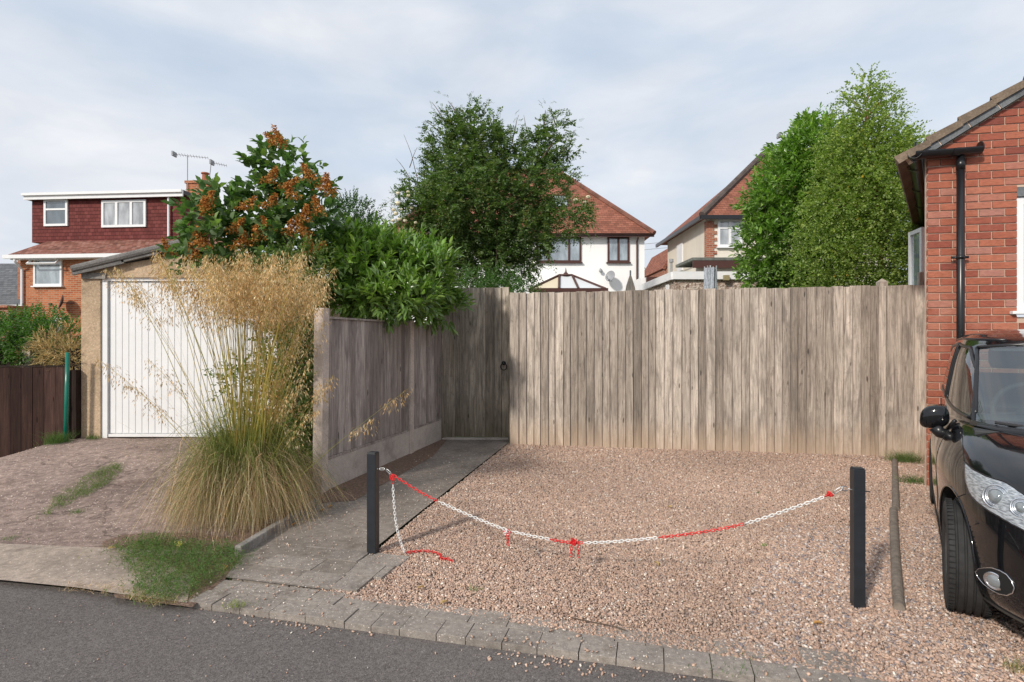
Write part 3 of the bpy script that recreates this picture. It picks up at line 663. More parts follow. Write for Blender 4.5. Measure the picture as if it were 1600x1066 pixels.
gable_poly(mb, wx0, wx1, -.1, wz0-.06, wz0-.06, .012, .07); gable_poly(mb, wx0, wx1, wz1+.10, vzz(wx0)-.05, vzz(wx1)-.05, .012, .07)
gable_poly(mb, wx1, apx, -.1, vzz(wx1)-.05, vzz(apx)-.05, .012, .07); gable_poly(mb, apx, 2*apx, -.1, vzz(apx)-.05, vzz(2*apx)-.05, .012, .07)
mb.build('wall_core', M['mortar'], nh)
bmv = bmesh.new()
row = 0; z = .02
while z < vz(apx):
    x = (0 if row % 2 == 0 else -.1125)
    while x < 2*apx:
        a = max(x, 0); b = x+.2125
        if x < 0: b = .100
        lim = max(vzz(a), vzz(b))
        seg = [(a, b)]
        if z+.065 > wz0-.06 and z < wz1+.10:
            seg = [(p, min(q, wx0)) for p, q in seg if p < wx0]+[(max(p, wx1), q) for p, q in seg if q > wx1]
        for p, q in seg:
            if q-p > .02 and z < lim:
                mm = MX@Matrix.Translation(((p+q)/2, .02+random.uniform(-.002, .001), z+.0325)); d = bmesh.ops.create_cube(bmv, size=1)
                for v_ in d['verts']: v_.co = mm@Vector((v_.co.x*(q-p), v_.co.y*.04, v_.co.z*.0625))
        x += .225
    z += .075; row += 1
for (xa, sl) in ((0, slope), (apx, -slope)):
    za = vzz(xa)-.06
    nl = MX.to_3x3()@Vector((-sl, 0, 1)).normalized(); pt = MX@Vector((xa, 0, za))
    bmesh.ops.bisect_plane(bmv, geom=bmv.verts[:]+bmv.edges[:]+bmv.faces[:], plane_co=pt, plane_no=nl, clear_outer=True)
me = bpy.data.meshes.new('brickwork'); bmv.to_mesh(me); bmv.free(); link('wall', me, M['near_brick'], nh)
# side wall running back
M['brick_side'] = m_brick('side_brick', ((.30, .08, .05), (.42, .11, .065), (.5, .14, .085)), (.48, .35, .26))
A = CO+Vector((0.0, .02, 0)); B = A+sd_*6
mb = MB(); hgt = vz(0)-.08
mb.add([(A.x, A.y, -.1), (B.x, B.y, -.1), (B.x, B.y, hgt), (A.x, A.y, hgt), (A.x+.2, A.y, -.1), (B.x+.2, B.y, -.1), (B.x+.2, B.y, hgt), (A.x+.2, A.y, hgt)], [(0,1,2,3), (7,6,5,4), (0,4,5,1), (1,5,6,2), (2,6,7,3), (3,7,4,0)])
mb.build('side_wall', M['brick_side'], nh)
# roof: verge tiles, slate undercloak, slopes behind
M['tile_conc'] = m_conc('concrete_roof_tile', (.23, .175, .13), .1, 2.5, stain=(.10, .085, .07), bump=.004)
M['undercloak'] = m_conc('grey_undercloak', (.17, .18, .19), .05, 4, stain=(.1, .1, .1), bump=.001)
th_s = math.atan(slope); 
mb = MB(); mu = MB(); ts = .33
for side in (0, 1):
    L_ = apx/cos(th_s)+.3; nT = int(L_/ts)+1
    for i in range(nT):
        s0 = -.32+i*ts
        for (m_, w0, w1, h0, h1, y0, y1, ext) in ((mb, 0, 0, .045, .085, -.075, .06, .05),):
            loc = Matrix.Translation((0, 0, vz(0)))@Matrix.Rotation(-th_s, 4, 'Y') if side == 0 else Matrix.Translation((2*apx, 0, vz(0)))@Matrix.Scale(-1, 4, (1, 0, 0))@Matrix.Rotation(-th_s, 4, 'Y')
            # a tile: lifts towards its lower end
            x0, x1 = s0, s0+ts+ext
            vs = [(x0, y0, h0+.030), (x1, y0, h0), (x1, y0, h0+.018+.02), (x0, y0, h0+.030+.045), ]
            vs = [MX@(loc@Vector(v)) for v in vs[:4]]; vs += [v+sd_*5.7 for v in vs]
            m_.add(vs, [(0,1,2,3), (7,6,5,4), (0,4,5,1), (1,5,6,2), (2,6,7,3), (3,7,4,0)])
            m_.add([MX@(loc@Vector(v)) for v in [(x0, y0-.006, h0-.01), (x1-.05, y0-.006, h0-.022), (x1-.05, y0-.006, h0+.022), (x0, y0-.006, h0+.036), (x0, y0+.04, h0-.01), (x1-.05, y0+.04, h0-.022), (x1-.05, y0+.04, h0+.022), (x0, y0+.04, h0+.036)]], [(0,1,2,3), (7,6,5,4), (0,4,5,1), (1,5,6,2), (2,6,7,3), (3,7,4,0)])
        s1 = -.20+i*.30
        mu.box(s1+.003, s1+.29, -.055, .01, -.035, .036, 0, MX@loc)
mb.build('roof', M['tile_conc'], nh); mu.build('undercloak', M['undercloak'], nh)
mb = MB()
for s1 in np.arange(-.2, 3.6, .30): mb.box(s1-.012, s1+.002, -.050, .012, -.03, .034, 0, MX@Matrix.Translation((0, 0, vz(0)))@Matrix.Rotation(-th_s, 4, 'Y'))
mb.build('verge_pointing', M['mortar'], nh)
# gutters (half-round) + downpipe
def halfpipe(mb, a, b, r, up=.0, seg=14, th=.004):
    a = Vector(a); b = Vector(b); d = (b-a).normalized(); s = d.cross(Vector((0, 0, 1))).normalized(); vs = []
    for q in (a, b):
        for rr in (r, r-th):
            for k in range(seg+1):
                w = pi*k/seg; vs.append(q+s*cos(w)*rr-Vector((0, 0, 1))*sin(w)*rr)
    m = seg+1; fs = []
    for k in range(seg):
        fs += [(k, k+1, 2*m+k+1, 2*m+k), (m+k, 3*m+k, 3*m+k+1, m+k+1), (k, m+k, m+k+1, k+1), (2*m+k, 2*m+k+1, 3*m+k+1, 3*m+k)]
    fs += [(0, 2*m, 3*m, m), (seg, m+seg, 3*m+seg, 2*m+seg)]
    mb.add(vs, fs)
ga0 = P(1426, 239, 5.74); gb0 = MX@Vector((on_wall(1524, 230)[0], -.075, 0)); gb0.z = H_-(231-CY)*gb0.y/F_
gc = ga0+Vector((sd_.x, sd_.y, 0))*5.6
mb = MB(); halfpipe(mb, ga0, gb0, .062); halfpipe(mb, ga0+Vector((.0, -.03, 0)), gc, .062)
for k_ in (.14, .62): 
    q = ga0.lerp(gb0, k_); d_ = (gb0-ga0).normalized(); halfpipe(mb, q-d_*.03, q+d_*.03, .068)
for dd in (.5, 1.6, 2.7): q = ga0+sd_*dd; halfpipe(mb, q-sd_*.03, q+sd_*.03, .068)
mb.tube([gb0, gb0+(gb0-ga0).normalized()*.01], .06, 16); mb.build('gutter', M['black_plastic'], nh, smooth=False)
dpx = on_wall(1500.5, 400, .06)[0]
dq = MX@Vector((dpx, -.065, 0)); mb = MB(); mb.tube([(dq.x, dq.y, gb0.z-.05), (dq.x, dq.y, 0)], .034, 18)
mb.tube([(dq.x, dq.y, gb0.z-.10), (dq.x, dq.y, gb0.z-.2)], .039, 18); zb = H_-(402-CY)*dq.y/F_
mb.tube([(dq.x, dq.y, zb-.02), (dq.x, dq.y, zb+.02)], .038, 18); mb.box(dpx-.075, dpx+.075, -.06, -.045, zb-.012, zb+.012, 0, MX)
mb.build('downpipe', M['black_plastic'], nh, smooth=True)
# dark soffit and fascia along the side
mb = MB(); s0_ = ga0+Vector((.06, .06, 0)); 
for (w0, w1, z0_, z1_) in ((0, .02, -.02, .10), (.02, .26, -.02, 0.0)):
    vs = []
    for q in (s0_, s0_+sd_*5.6):
        for (ww, zz) in ((w0, z0_), (w1, z0_), (w1, z1_), (w0, z1_)): vs.append(q+Vector((ww, -ww*.2, zz+.03)))
    mb.add(vs, [(0,1,2,3), (7,6,5,4), (0,4,5,1), (1,5,6,2), (2,6,7,3), (3,7,4,0)])
mb.build('fascia', M['black_plastic'], nh)
# front window (cut by the frame) and sill
wf = MB(); yy = (.02, .09)
wbox(wf, wx0, wx0+.07, *yy, wz0, wz1); wbox(wf, wx1-.07, wx1, *yy, wz0, wz1); wbox(wf, wx0+.07, wx1-.07, *yy, wz0, wz0+.07); wbox(wf, wx0+.07, wx1-.07, *yy, wz1-.07, wz1); wbox(wf, (wx0+wx1)/2-.04, (wx0+wx1)/2+.04, *yy, wz0+.07, wz1-.07)
wfo = wf.build('window', M['upvc'], nh, bevel=.004)
mb = MB(); wbox(mb, wx0+.06, wx1-.06, .05, .06, wz0+.06, wz1-.06); o = mb.build('pane', M['glass_pale'], None); par(o, wfo)
mb = MB(); wbox(mb, wx0-.06, wx1+.06, -.05, .10, wz0-.032, wz0-.002); o = mb.build('sill', M['upvc'], None, bevel=.004); par(o, wfo)
mb = MB(); wbox(mb, wx0-.0, wx1+.0, .0, .10, wz1+.005, wz1+.095); mb.build('lintel', M['undercloak'], nh)
# open casement on the side wall
hp = P(1443.5, 400, 7.5); z_t, z_b = 2.96, 2.13; cd_ = Vector((.24, .97, 0)).normalized(); MC = Matrix.Translation((hp.x, hp.y, 0))@Matrix.Rotation(math.atan2(cd_.y, cd_.x), 4, 'Z')
mb = MB(); wL = .40
mb.box(0, .055, -.03, .03, z_b, z_t, 0, MC); mb.box(wL-.055, wL, -.03, .03, z_b, z_t, 0, MC); mb.box(.055, wL-.055, -.03, .03, z_b, z_b+.055, 0, MC); mb.box(.055, wL-.055, -.03, .03, z_t-.055, z_t, 0, MC)
cs = mb.build('open_casement', M['upvc'], nh, bevel=.004); mb = MB(); mb.box(.05, wL-.05, -.006, .006, z_b+.05, z_t-.05, 0, MC); par(mb.build('pane', M['glass_sky'], None), cs)
mb = MB(); mb.box(-.35, wL+.35, -.10, .10, z_b-.10, z_b-.02, 0, MC); mb.build('side_ledge', M['undercloak'], nh)
mb = MB(); mb.box(0, .05, 0, .05, 0, 2.36); o = mb.build('stub_post', M['wood_back'], None); o.location = P(1437, 530, 7.4)-Vector((0, 0, H_)); par(o, bf)

# ================================================ CHAIN POSTS AND CHAIN
def cpost(base, h, w, label, rz):
    t_ = thing('chain_post', label, 'post', base, 'chain posts', rz)
    mb = MB(); mb.box(-w/2, w/2, -w/2, w/2, -.05, h); o = mb.build('shaft', M['post_paint'], t_, bevel=.003, local=True)
    mb = MB(); mb.box(-w/2+.003, w/2-.003, -w/2+.003, w/2-.003, h+.0005, h+.006); mb.build('cap', M['post_paint'], t_, bevel=.002, local=True)
    return t_
LB = G(583, 865); RB = G(1340, 948); 
pl_ = cpost(LB, .705, .064, 'shorter black square post at the edge of the concrete path, chain end on its right', R(-14))
pr_ = cpost(RB, .775, .060, 'taller black square post nearest the parked car, chain hooked on its left', R(-10))
pdir = (RB-LB); 
def on_plane(px, py):
    a = Vector(((px-CX)/F_, 1)); Mt = Matrix(((a.x, -pdir.x), (a.y, -pdir.y))); t_, s_ = Mt.inverted()@Vector((LB.x, LB.y)); return Vector((a.x*t_, t_, H_-(py-CY)*t_/F_))
def resample(pts, step):
    pts = [Vector(p) for p in pts]; out = [pts[0].copy()]; acc = 0; i = 0; cur = pts[0].copy()
    while i < len(pts)-1:
        d = (pts[i+1]-cur); 
        if acc+d.length >= step: cur = cur+d.normalized()*(step-acc); out.append(cur.copy()); acc = 0
        else: acc += d.length; i += 1; cur = pts[i].copy()
    return out
def link_mesh(mb, c, d, n, ln=.029, w=.015, r=.0025):
    d = Vector(d).normalized(); n = (Vector(n)-d*Vector(n).dot(d)).normalized(); pts = []
    hs_ = ln/2-w/2
    for k in range(14):
        a = 2*pi*k/14; pts.append(Vector(c)+d*((hs_ if cos(a) > 0 else -hs_)+cos(a)*w/2)+n*sin(a)*w/2)
    mb.tube(pts, r, 6, closed=True)
def chain(mb, pts, pitch=.0205, ln=.0265, w=.0145, r=.0025, tw=.6):
    q = resample(pts, pitch); ph = random.random()
    for i in range(len(q)-1):
        d = q[i+1]-q[i]; a = d.cross(Vector((0, 0, 1))); a = a if a.length > 1e-4 else Vector((1, 0, 0)); a.normalize(); b = a.cross(d).normalized()
        w_ = (i % 2)*pi/2+tw+random.gauss(0, .12); link_mesh(mb, (q[i]+q[i+1])/2, d, a*cos(w_)+b*sin(w_), ln, w, r)
def smooth_curve(pts, n=12):
    pts = [Vector(p) for p in pts]; out = []
    for i in range(len(pts)-1):
        p0 = pts[max(i-1, 0)]; p1 = pts[i]; p2 = pts[i+1]; p3 = pts[min(i+2, len(pts)-1)]
        for k in range(n):
            t_ = k/n; out.append(.5*((2*p1)+(p2-p0)*t_+(2*p0-5*p1+4*p2-p3)*t_*t_+(-p0+3*p1-3*p2+p3)*t_**3))
    return out+[pts[-1]]
M['red_pl'] = m_plain('red_plastic', (.70, .020, .022), .35, dirt=.15, scale=30); M['white_pl'] = m_plain('white_chain_plastic', (.80, .80, .78), .4, dirt=.1, scale=30)
ch = thing('barrier_chain', 'sagging red and white plastic chain strung between the two black posts, knotted twice', 'chain', on_plane(897, 850))
cpx = [(612, 741), (650, 765), (686, 784), (740, 808), (795, 829), (860, 843), (897, 848), (950, 847), (1030, 840), (1100, 831), (1165, 818), (1230, 797), (1297, 773)]
ccv = smooth_curve([on_plane(*p) for p in cpx]); 
def part_px(x0, x1):
    o_ = [p for p in ccv if x0-2 <= CX+F_*p.x/p.y <= x1+2]; return o_
for x0, x1, c_ in ((612, 687, 'red_pl'), (687, 793, 'white_pl'), (797, 862, 'white_pl'), (862, 912, 'red_pl'), (912, 1031, 'white_pl'), (1031, 1166, 'red_pl'), (1166, 1290, 'white_pl'), (1290, 1298, 'red_pl')):
    mb = MB(); chain(mb, part_px(x0, x1)); mb.build('red_links' if c_ == 'red_pl' else 'white_links', M[c_], ch, smooth=True)
def knot(c, r, n, c_, name, tails):
    mb = MB()
    for i in range(n):
        d = Vector([random.gauss(0, 1) for _ in range(3)]); e = Vector([random.gauss(0, 1) for _ in range(3)]); link_mesh(mb, c+Vector([random.gauss(0, r*.5) for _ in range(3)]), d, e, .030, .0175, .003)
    for tl in tails: chain(mb, tl)
    mb.build(name, M[c_], ch, smooth=True)
k1 = on_plane(793, 831); knot(k1, .017, 7, 'red_pl', 'red_knot', [[k1+Vector((0, -.01, 0)), on_plane(794, 852)+Vector((0, -.015, 0))]]); knot(k1+Vector((-.004, -.015, 0)), .011, 3, 'white_pl', 'white_knot', [])
k2 = on_plane(898, 849); knot(k2, .021, 13, 'red_pl', 'red_knot', [[k2+Vector((-.02, -.01, 0)), on_plane(891, 873)+Vector((0, -.01, 0))], [k2+Vector((.02, -.01, 0)), on_plane(904, 873)+Vector((0, -.01, 0))]])
k3 = on_plane(1298, 772); knot(k3, .008, 4, 'red_pl', 'red_knot', [])
mb = MB(); ca = on_plane(1303, 770); cb = on_plane(1316, 762); link_mesh(mb, (ca+cb)/2, cb-ca, (0, 0, 1), .055, .016, .0028); link_mesh(mb, on_plane(1320, 763.5), (1, 0, 0), (0, .3, 1), .032, .024, .0032)
pe = on_plane(1333, 766); mb.tube([on_plane(1324, 763.5), on_plane(1329, 765), pe, pe+Vector((.09, -.01, -.006))], .0032, 8); mb.build('hook', M['metal'], ch, smooth=True)
mb = MB(); a_ = on_plane(589, 733); mb.tube([a_-Vector((.07, 0, 0)), a_+Vector((.01, 0, 0))], .004, 8); link_mesh(mb, on_plane(597, 733), (1, 0, 0), (0, .5, 1), .034, .014, .0028); link_mesh(mb, on_plane(607, 737), on_plane(612, 742)-on_plane(602, 733), (0, 0, 1), .044, .013, .0028); mb.build('hook', M['metal'], ch, smooth=True)
# loose end
le = thing('loose_chain_end', 'loose chain end hanging from the shorter post and trailing red across the gravel', 'chain', G(633, 864))
top = on_plane(613, 746); gq = [G(634, 864, .012), G(645, 862, .016), G(660, 861, .014), G(675, 862, .014), G(688, 867, .016), G(690, 873, .016), G(700, 873, .016), G(709, 879, .012)]
mb = MB(); chain(mb, [top, on_plane(614, 758)]); mb2 = MB()
for i in range(4): link_mesh(mb, top+Vector([random.gauss(0, .006) for _ in range(3)]), (random.random(), random.random(), 1), (1, .2, 0), .03, .0175, .003)
mb.build('red_links', M['red_pl'], le, smooth=True)
mb = MB(); g0_ = gq[0]; chain(mb, smooth_curve([on_plane(614, 758), on_plane(616, 790)*.8+on_plane(616, 790)*.2, on_plane(620, 825), g0_.lerp(on_plane(626, 855), .4), g0_])); mb.build('white_links', M['white_pl'], le, smooth=True)
mb = MB(); chain(mb, smooth_curve(gq)); mb.build('red_links', M['red_pl'], le, smooth=True)
# log-roll edging: two ribbed lengths
lgA = [G(1398, 722), G(1400, 800)]; lgB = [G(1396, 800), G(1399, 870), G(1405, 957)]
for pts, lab, ns_ in ((lgA, 'grey ribbed edging log further back, reaching the fence beside the car', 60), (lgB, 'nearer grey ribbed edging log lying in the gravel between post and car', 60)):
    c_ = smooth_curve([p+Vector((0, 0, .02)) for p in pts], 40); mb = MB(); cc = resample(c_, .008); mb.tube(cc, [.0255+.0045*abs(sin(i*.55))+.0015*random.random() for i in range(len(cc))], 14)
    tag(mb.build('edging_log', M['log'] if 'log' in M else m_plain('weathered_log', (.20, .165, .135), .9, dirt=.45, scale=22, bump=.004), uv=False), lab, 'log', 'edging logs')
# ================================================ BACKGROUND HOUSES
def winbox(parent, name, MXX, x0, x1, z0, z1, mull, fm, gm, fw=.07, y=0.0, d=.06, sill=True, trans=None, rec=.03):
    """window: frame mesh with mullions (fractions), one pane child, sill child; local x right, z up, -y to the viewer"""
    mb = MB(); ya, yb = y-d, y-.004
    mb.box(x0, x0+fw, ya, yb, z0, z1, 0, MXX); mb.box(x1-fw, x1, ya, yb, z0, z1, 0, MXX); mb.box(x0+fw, x1-fw, ya, yb, z0, z0+fw, 0, MXX); mb.box(x0+fw, x1-fw, ya, yb, z1-fw, z1, 0, MXX)
    for f in mull: xm = x0+(x1-x0)*f; mb.box(xm-fw*.55, xm+fw*.55, ya-.004, yb-.002, z0+fw, z1-fw, 0, MXX)
    for (f0, f1, zf) in (trans or []): zz = z0+(z1-z0)*zf; mb.box(x0+(x1-x0)*f0+fw*.6, x0+(x1-x0)*f1-fw*.6, ya+.003, yb-.002, zz-fw*.4, zz+fw*.4, 0, MXX)
    o = mb.build(name, fm, parent)
    mb = MB(); mb.box(x0+fw*.8, x1-fw*.8, ya+rec, ya+rec+.012, z0+fw*.8, z1-fw*.8, 0, MXX); par(mb.build('pane', gm, None), o)
    if sill: mb = MB(); mb.box(x0-.05, x1+.05, ya-.06, yb, z0-.05, z0-.004, 0, MXX); par(mb.build('sill', fm, None), o)
    return o
def hexa(mb, vs): mb.add(vs, [(0,1,2,3), (7,6,5,4), (0,4,5,1), (1,5,6,2), (2,6,7,3), (3,7,4,0)])
def sphere(mb, c, r, sx=1, sy=1, sz=1, n=10):
    vs = []; fs = []
    for i in range(n+1):
        th = pi*i/n
        for k in range(2*n): ph = pi*k/n; vs.append((c[0]+r*sx*sin(th)*cos(ph), c[1]+r*sy*sin(th)*sin(ph), c[2]+r*sz*cos(th)))
    for i in range(n):
        for k in range(2*n): fs.append((i*2*n+k, (i+1)*2*n+k, (i+1)*2*n+(k+1) % (2*n), i*2*n+(k+1) % (2*n)))
    mb.add(vs, fs)
def aerial(parent, base, top, ends, n=9, name='aerial', m='grey_metal'):
    mb = MB(); mb.tube([base, top], .018, 6); a, b = Vector(ends[0]), Vector(ends[1]); mb.tube([a, b], .012, 5)
    for i in range(n):
        q = a.lerp(b, i/(n-1)); l_ = .16-.06*i/n; mb.tube([q+Vector((.04, -l_, .03)), q+Vector((-.04, l_, -.03))], .007, 4)
    mb.box(a.x-.03, a.x+.03, a.y-.16, a.y+.16, a.z-.10, a.z+.10)
    return mb.build(name, M[m], parent)
# ---- centre white house
z0 = 23.5; wl = P(615, 530, z0).x; wr = P(1007, 530, z0).x; ev = H_+(530-367)*z0/F_
wh = thing('white_house', 'white rendered house with brown window frames and red hipped roof behind the fence', 'house', (0, z0, 0))
mb = MB(); mb.box(wl, wr, z0, z0+8, -.1, ev); mb.build('wall', M['white_render'], wh)
ridx = P(871, 268, z0+4).x; rz = H_+(530-268)*(z0+4)/F_; lx = wl+(wr-ridx); ov = .32
c0, c1, c2, c3 = (wl-ov, z0-ov, ev-.02), (wr+ov, z0-ov, ev-.02), (wr+ov, z0+8+ov, ev-.02), (wl-ov, z0+8+ov, ev-.02); r0, r1_ = (lx, z0+4, rz), (ridx, z0+4, rz)
mb = MB(); mb.add([c0, c1, c2, c3, r0, r1_], [(0, 1, 5, 4), (1, 2, 5), (2, 3, 4, 5), (3, 0, 4), (3, 2, 1, 0)]); rf = mb.build('roof', M['tile_red'], wh)
mb = MB(); M['ridge'] = m_plain('ridge_tile', (.20, .085, .06), .9, dirt=.5, scale=3)
for a, b in ((c1, r1_), (r0, r1_), (c0, r0), (c2, r1_)): mb.tube([Vector(a)+Vector((0, 0, .03)), Vector(b)+Vector((0, 0, .03))], .11, 8)
par(mb.build('ridge_tiles', M['ridge'], None), rf)
mb = MB(); halfpipe(mb, (wl-ov, z0-ov-.04, ev+.0), (wr+ov, z0-ov-.04, ev+.0), .07); mb.box(wl-ov, wr+ov, z0-ov+.0, z0-ov+.03, ev-.14, ev-.03); mb.build('gutter', M['brown_frame'], wh)
sl = (rz-ev)/(4+ov); 
rlx0, rlx1 = P(862, 530, 25).x, P(888, 530, 25).x
mb = MB(); yr = z0+1.35; zr = ev+sl*(yr-z0+ov); mb.box(rlx0, rlx1, yr, yr+1.2, zr-.1, zr+.52); o = mb.build('dormer', M['brown_frame'], wh)
mb = MB(); mb.box(rlx0+.06, rlx1-.06, yr-.012, yr-.002, zr+.04, zr+.46); par(mb.build('pane', M['glass_sky'], None), o)
I = Matrix.Translation((0, z0, 0))
def wpx(x0, x1, y0, y1, z): return P(x0, 0, z).x, P(x1, 0, z).x, H_+(530-y1)*z/F_, H_+(530-y0)*z/F_
winbox(wh, 'window', I, *wpx(838, 908, 370, 410, z0), (.27, .73), M['brown_frame'], M['glass_sky'], .075)
winbox(wh, 'window', I, *wpx(949, 983, 370, 410, z0), (.5,), M['brown_frame'], M['glass_sky'], .075)
winbox(wh, 'window', I, *wpx(660, 730, 370, 410, z0), (.27, .73), M['brown_frame'], M['glass_sky'], .075)
dx = P(995, 0, z0).x; mb = MB(); mb.tube([(dx, z0-.3, ev-.05), (dx, z0-.3, ev-.12), (dx, z0-.06, ev-.3), (dx, z0-.06, 0)], .038, 8); zc_ = H_+(530-447)*z0/F_; mb.box(dx-.08, dx+.08, z0-.16, z0-.02, zc_-.12, zc_+.12); mb.build('downpipe', M['brown_frame'], wh)
mb = MB(); q = P(938, 424, z0); sphere(mb, (q.x, z0-.12, q.z), .075); mb.tube([(q.x, z0, q.z+.1), (q.x, z0-.13, q.z+.06)], .03, 6); mb.build('wall_lamp', M['grey_metal'], wh, smooth=True)
def dish(parent, c, r, mat, tilt, yaw, arm):
    mb = MB(); n = 20; vs = []; 
    for k in range(5):
        rr = r*k/4
        for i in range(n): a = 2*pi*i/n; vs.append(Vector((rr*cos(a), .0+.28*rr*rr/r-.07*r, rr*sin(a)*1.05)))
    Mr = Matrix.Translation(c)@Matrix.Rotation(yaw, 4, 'Z')@Matrix.Rotation(tilt, 4, 'X'); b_ = [Mr@Vector((v.x, -v.y*1.0, v.z)) for v in vs]; b2 = [Mr@Vector((v.x, -v.y+.012, v.z)) for v in vs]
    fs = [(k*n+i, k*n+(i+1) % n, (k+1)*n+(i+1) % n, (k+1)*n+i) for k in range(4) for i in range(n)]
    mb.add(b_+b2, fs+[(5*n+d_, 5*n+c_, 5*n+b__, 5*n+a) for a, b__, c_, d_ in fs]+[(4*n+i, 4*n+(i+1) % n, 9*n+(i+1) % n, 9*n+i) for i in range(n)])
    mb.tube([Mr@Vector((0, .02, -r)), Mr@Vector((0, -r*1.1, -r*.6))], .012, 6); s_ = Mr@Vector((0, -r*1.15, -r*.58)); mb.box(s_.x-.035, s_.x+.035, s_.y-.05, s_.y+.05, s_.z-.04, s_.z+.04)
    mb.tube([Mr@Vector((0, .03, 0)), Vector(c)+Vector(arm)], .022, 6); return mb.build('satellite_dish', mat, parent, smooth=False)
q = P(954, 432, z0-.35); dish(wh, q, .22, M['grey_metal'], R(-18), R(-42), (.10, .36, -.15))
# conservatory
zc2 = 20.3
cn = thing('conservatory', 'brown framed glass conservatory roof with a finial in front of the white house', 'conservatory', (P(888, 0, zc2).x, zc2, 0))
cl, cr_, ce = P(829, 0, zc2).x, P(946, 0, zc2).x, H_+(530-452)*zc2/F_; ta, tb, tz = P(874, 0, zc2+1.6).x, P(894, 0, zc2+1.6).x, H_+(530-431)*(zc2+1.6)/F_; yb_ = z0-.02
mb = MB(); mb.box(cl+.1, cr_-.1, zc2+.1, yb_, 0, ce-.9); mb.build('base_wall', M['white_render'], cn)
mb = MB(); mb.box(cl+.08, cr_-.08, zc2+.08, zc2+.14, ce-.9, ce-.1); mb.build('front_glazing', M['glass_sky'], cn)
t = NT('polycarbonate'); t.set((.72, .74, .75), .3, t.bump(t.noise(t.obj, 5, 3), .2, .01)); M['poly'] = t.m
t = NT('polycarbonate_aged'); t.set((.74, .64, .46), .35); M['poly2'] = t.m
A0, A1, T0, T1 = Vector((cl, zc2, ce)), Vector((cr_, zc2, ce)), Vector((ta, zc2+1.6, tz)), Vector((tb, zc2+1.6, tz)); B0, B1 = Vector((cl, yb_, ce)), Vector((cr_, yb_, ce)); R0, R1 = Vector((ta, yb_, tz)), Vector((tb, yb_, tz))
def slab(mb, pts, th=.03):
    n_ = (Vector(pts[1])-Vector(pts[0])).cross(Vector(pts[2])-Vector(pts[0])).normalized()*th; n = len(pts)
    mb.add([Vector(p) for p in pts]+[Vector(p)-n_ for p in pts], [tuple(range(n)), tuple(reversed(range(n, 2*n)))]+[(i, n+i, n+(i+1) % n, (i+1) % n) for i in range(n)])
m1, m2 = A0.lerp(A1, .38), A0.lerp(A1, .64)
for nm, ps, mt in (('roof_pane', (A0, m1, T0), 'poly2'), ('roof_pane', (m1, m2, T1, T0), 'poly'), ('roof_pane', (m2, A1, T1), 'poly'), ('roof_pane', (A1, B1, R1, T1), 'poly'), ('roof_pane', (B0, A0, T0, R0), 'poly')):
    mb = MB(); slab(mb, ps); mb.build(nm, M[mt], cn)
mb = MB()
for a, b in ((A0, T0), (A1, T1), (m1, T0), (m2, T1), (T0, T1), (T0, R0), (T1, R1)): mb.tube([a+Vector((0, -.02, .02)), b+Vector((0, -.02, .02))], .045, 6)
mb.box(cl-.08, cr_+.08, zc2-.12, zc2+.02, ce-.10, ce+.03); mb.box(cl+.02, cr_-.02, zc2-.02, zc2+.10, ce-.32, ce-.18); mb.box(cr_, P(975, 0, zc2).x, zc2+.5, zc2+.6, ce-.14, ce-.08)
mb.build('roof_frame', M['brown_frame'], cn)
mb = MB(); f_ = T0.lerp(T1, .5); mb.tube([f_+Vector((0, -.03, 0)), f_+Vector((0, -.03, .10)), f_+Vector((0, -.03, .13)), f_+Vector((0, -.03, .30))], [.16, .07, .04, .008], 8); mb.build('finial', M['brown_frame'], cn)
# closed parasol
def parasol(base, zt, zb_, r, c, lab, name='closed_parasol', ribs=8):
    t_ = thing(name, lab, 'parasol', base); n = 32; prof = [(0, .08), (.08, .22), (.45, .75), (.8, 1.), (1., 1.08)]; vs = []
    for (h, w) in prof:
        for i in range(n): a = 2*pi*i/n; rr = r*w*(.78+.26*abs(cos(a*ribs/2))); vs.append((base[0]+rr*cos(a), base[1]+rr*sin(a), zt-(zt-zb_)*h))
    fs = [(k*n+i, k*n+(i+1) % n, (k+1)*n+(i+1) % n, (k+1)*n+i) for k in range(len(prof)-1) for i in range(n)]+[tuple(range(n))]
    mb = MB(); mb.add(vs, fs); mb.build('canopy', c, t_); mb = MB(); mb.tube([(base[0], base[1], 0), (base[0], base[1], zt+.12)], .025, 8); mb.build('pole', M['grey_metal'], t_); return t_
q = P(985, 0, 17); parasol((q.x, 17, 0), H_+(530-429)*17/F_, H_+(530-472)*17/F_, .17, m_plain('cream_canvas', (.55, .47, .38), .9, dirt=.3, scale=5), 'closed cream garden parasol in front of the white house downpipe')
# folded rotary airer cover, grey
q = P(1110, 0, 12); ra = thing('folded_airer', 'folded grey rotary airer standing up behind the fence in front of the pebbledash wall', 'airer', (q.x, 12, 0))
mb = MB(); mb.tube([(q.x, 12, 0), (q.x, 12, H_+(530-415)*12/F_)], .022, 8)
for i in range(4): a = pi/4+i*pi/2; mb.tube([(q.x+.06*cos(a), 12+.06*sin(a), 1.6), (q.x+.13*cos(a), 12+.13*sin(a), H_+(530-416)*12/F_)], .014, 6)
mb.build('frame', M['metal'], ra)
mb = MB(); vs = []; n = 28; zt = H_+(530-419)*12/F_; zb_ = 1.7
for h, w in ((0, .13), (.3, .135), (.7, .12), (1, .07)):
    for i in range(n): a = 2*pi*i/n; rr = w*(.72+.3*abs(sin(a*3.5+h))); vs.append((q.x+rr*cos(a), 12+rr*sin(a), zt-(zt-zb_)*h))
mb.add(vs, [(k*n+i, k*n+(i+1) % n, (k+1)*n+(i+1) % n, (k+1)*n+i) for k in range(3) for i in range(n)]); mb.build('folded_lines', m_plain('grey_washing_line', (.42, .46, .52), .6, dirt=.5, scale=30), ra)

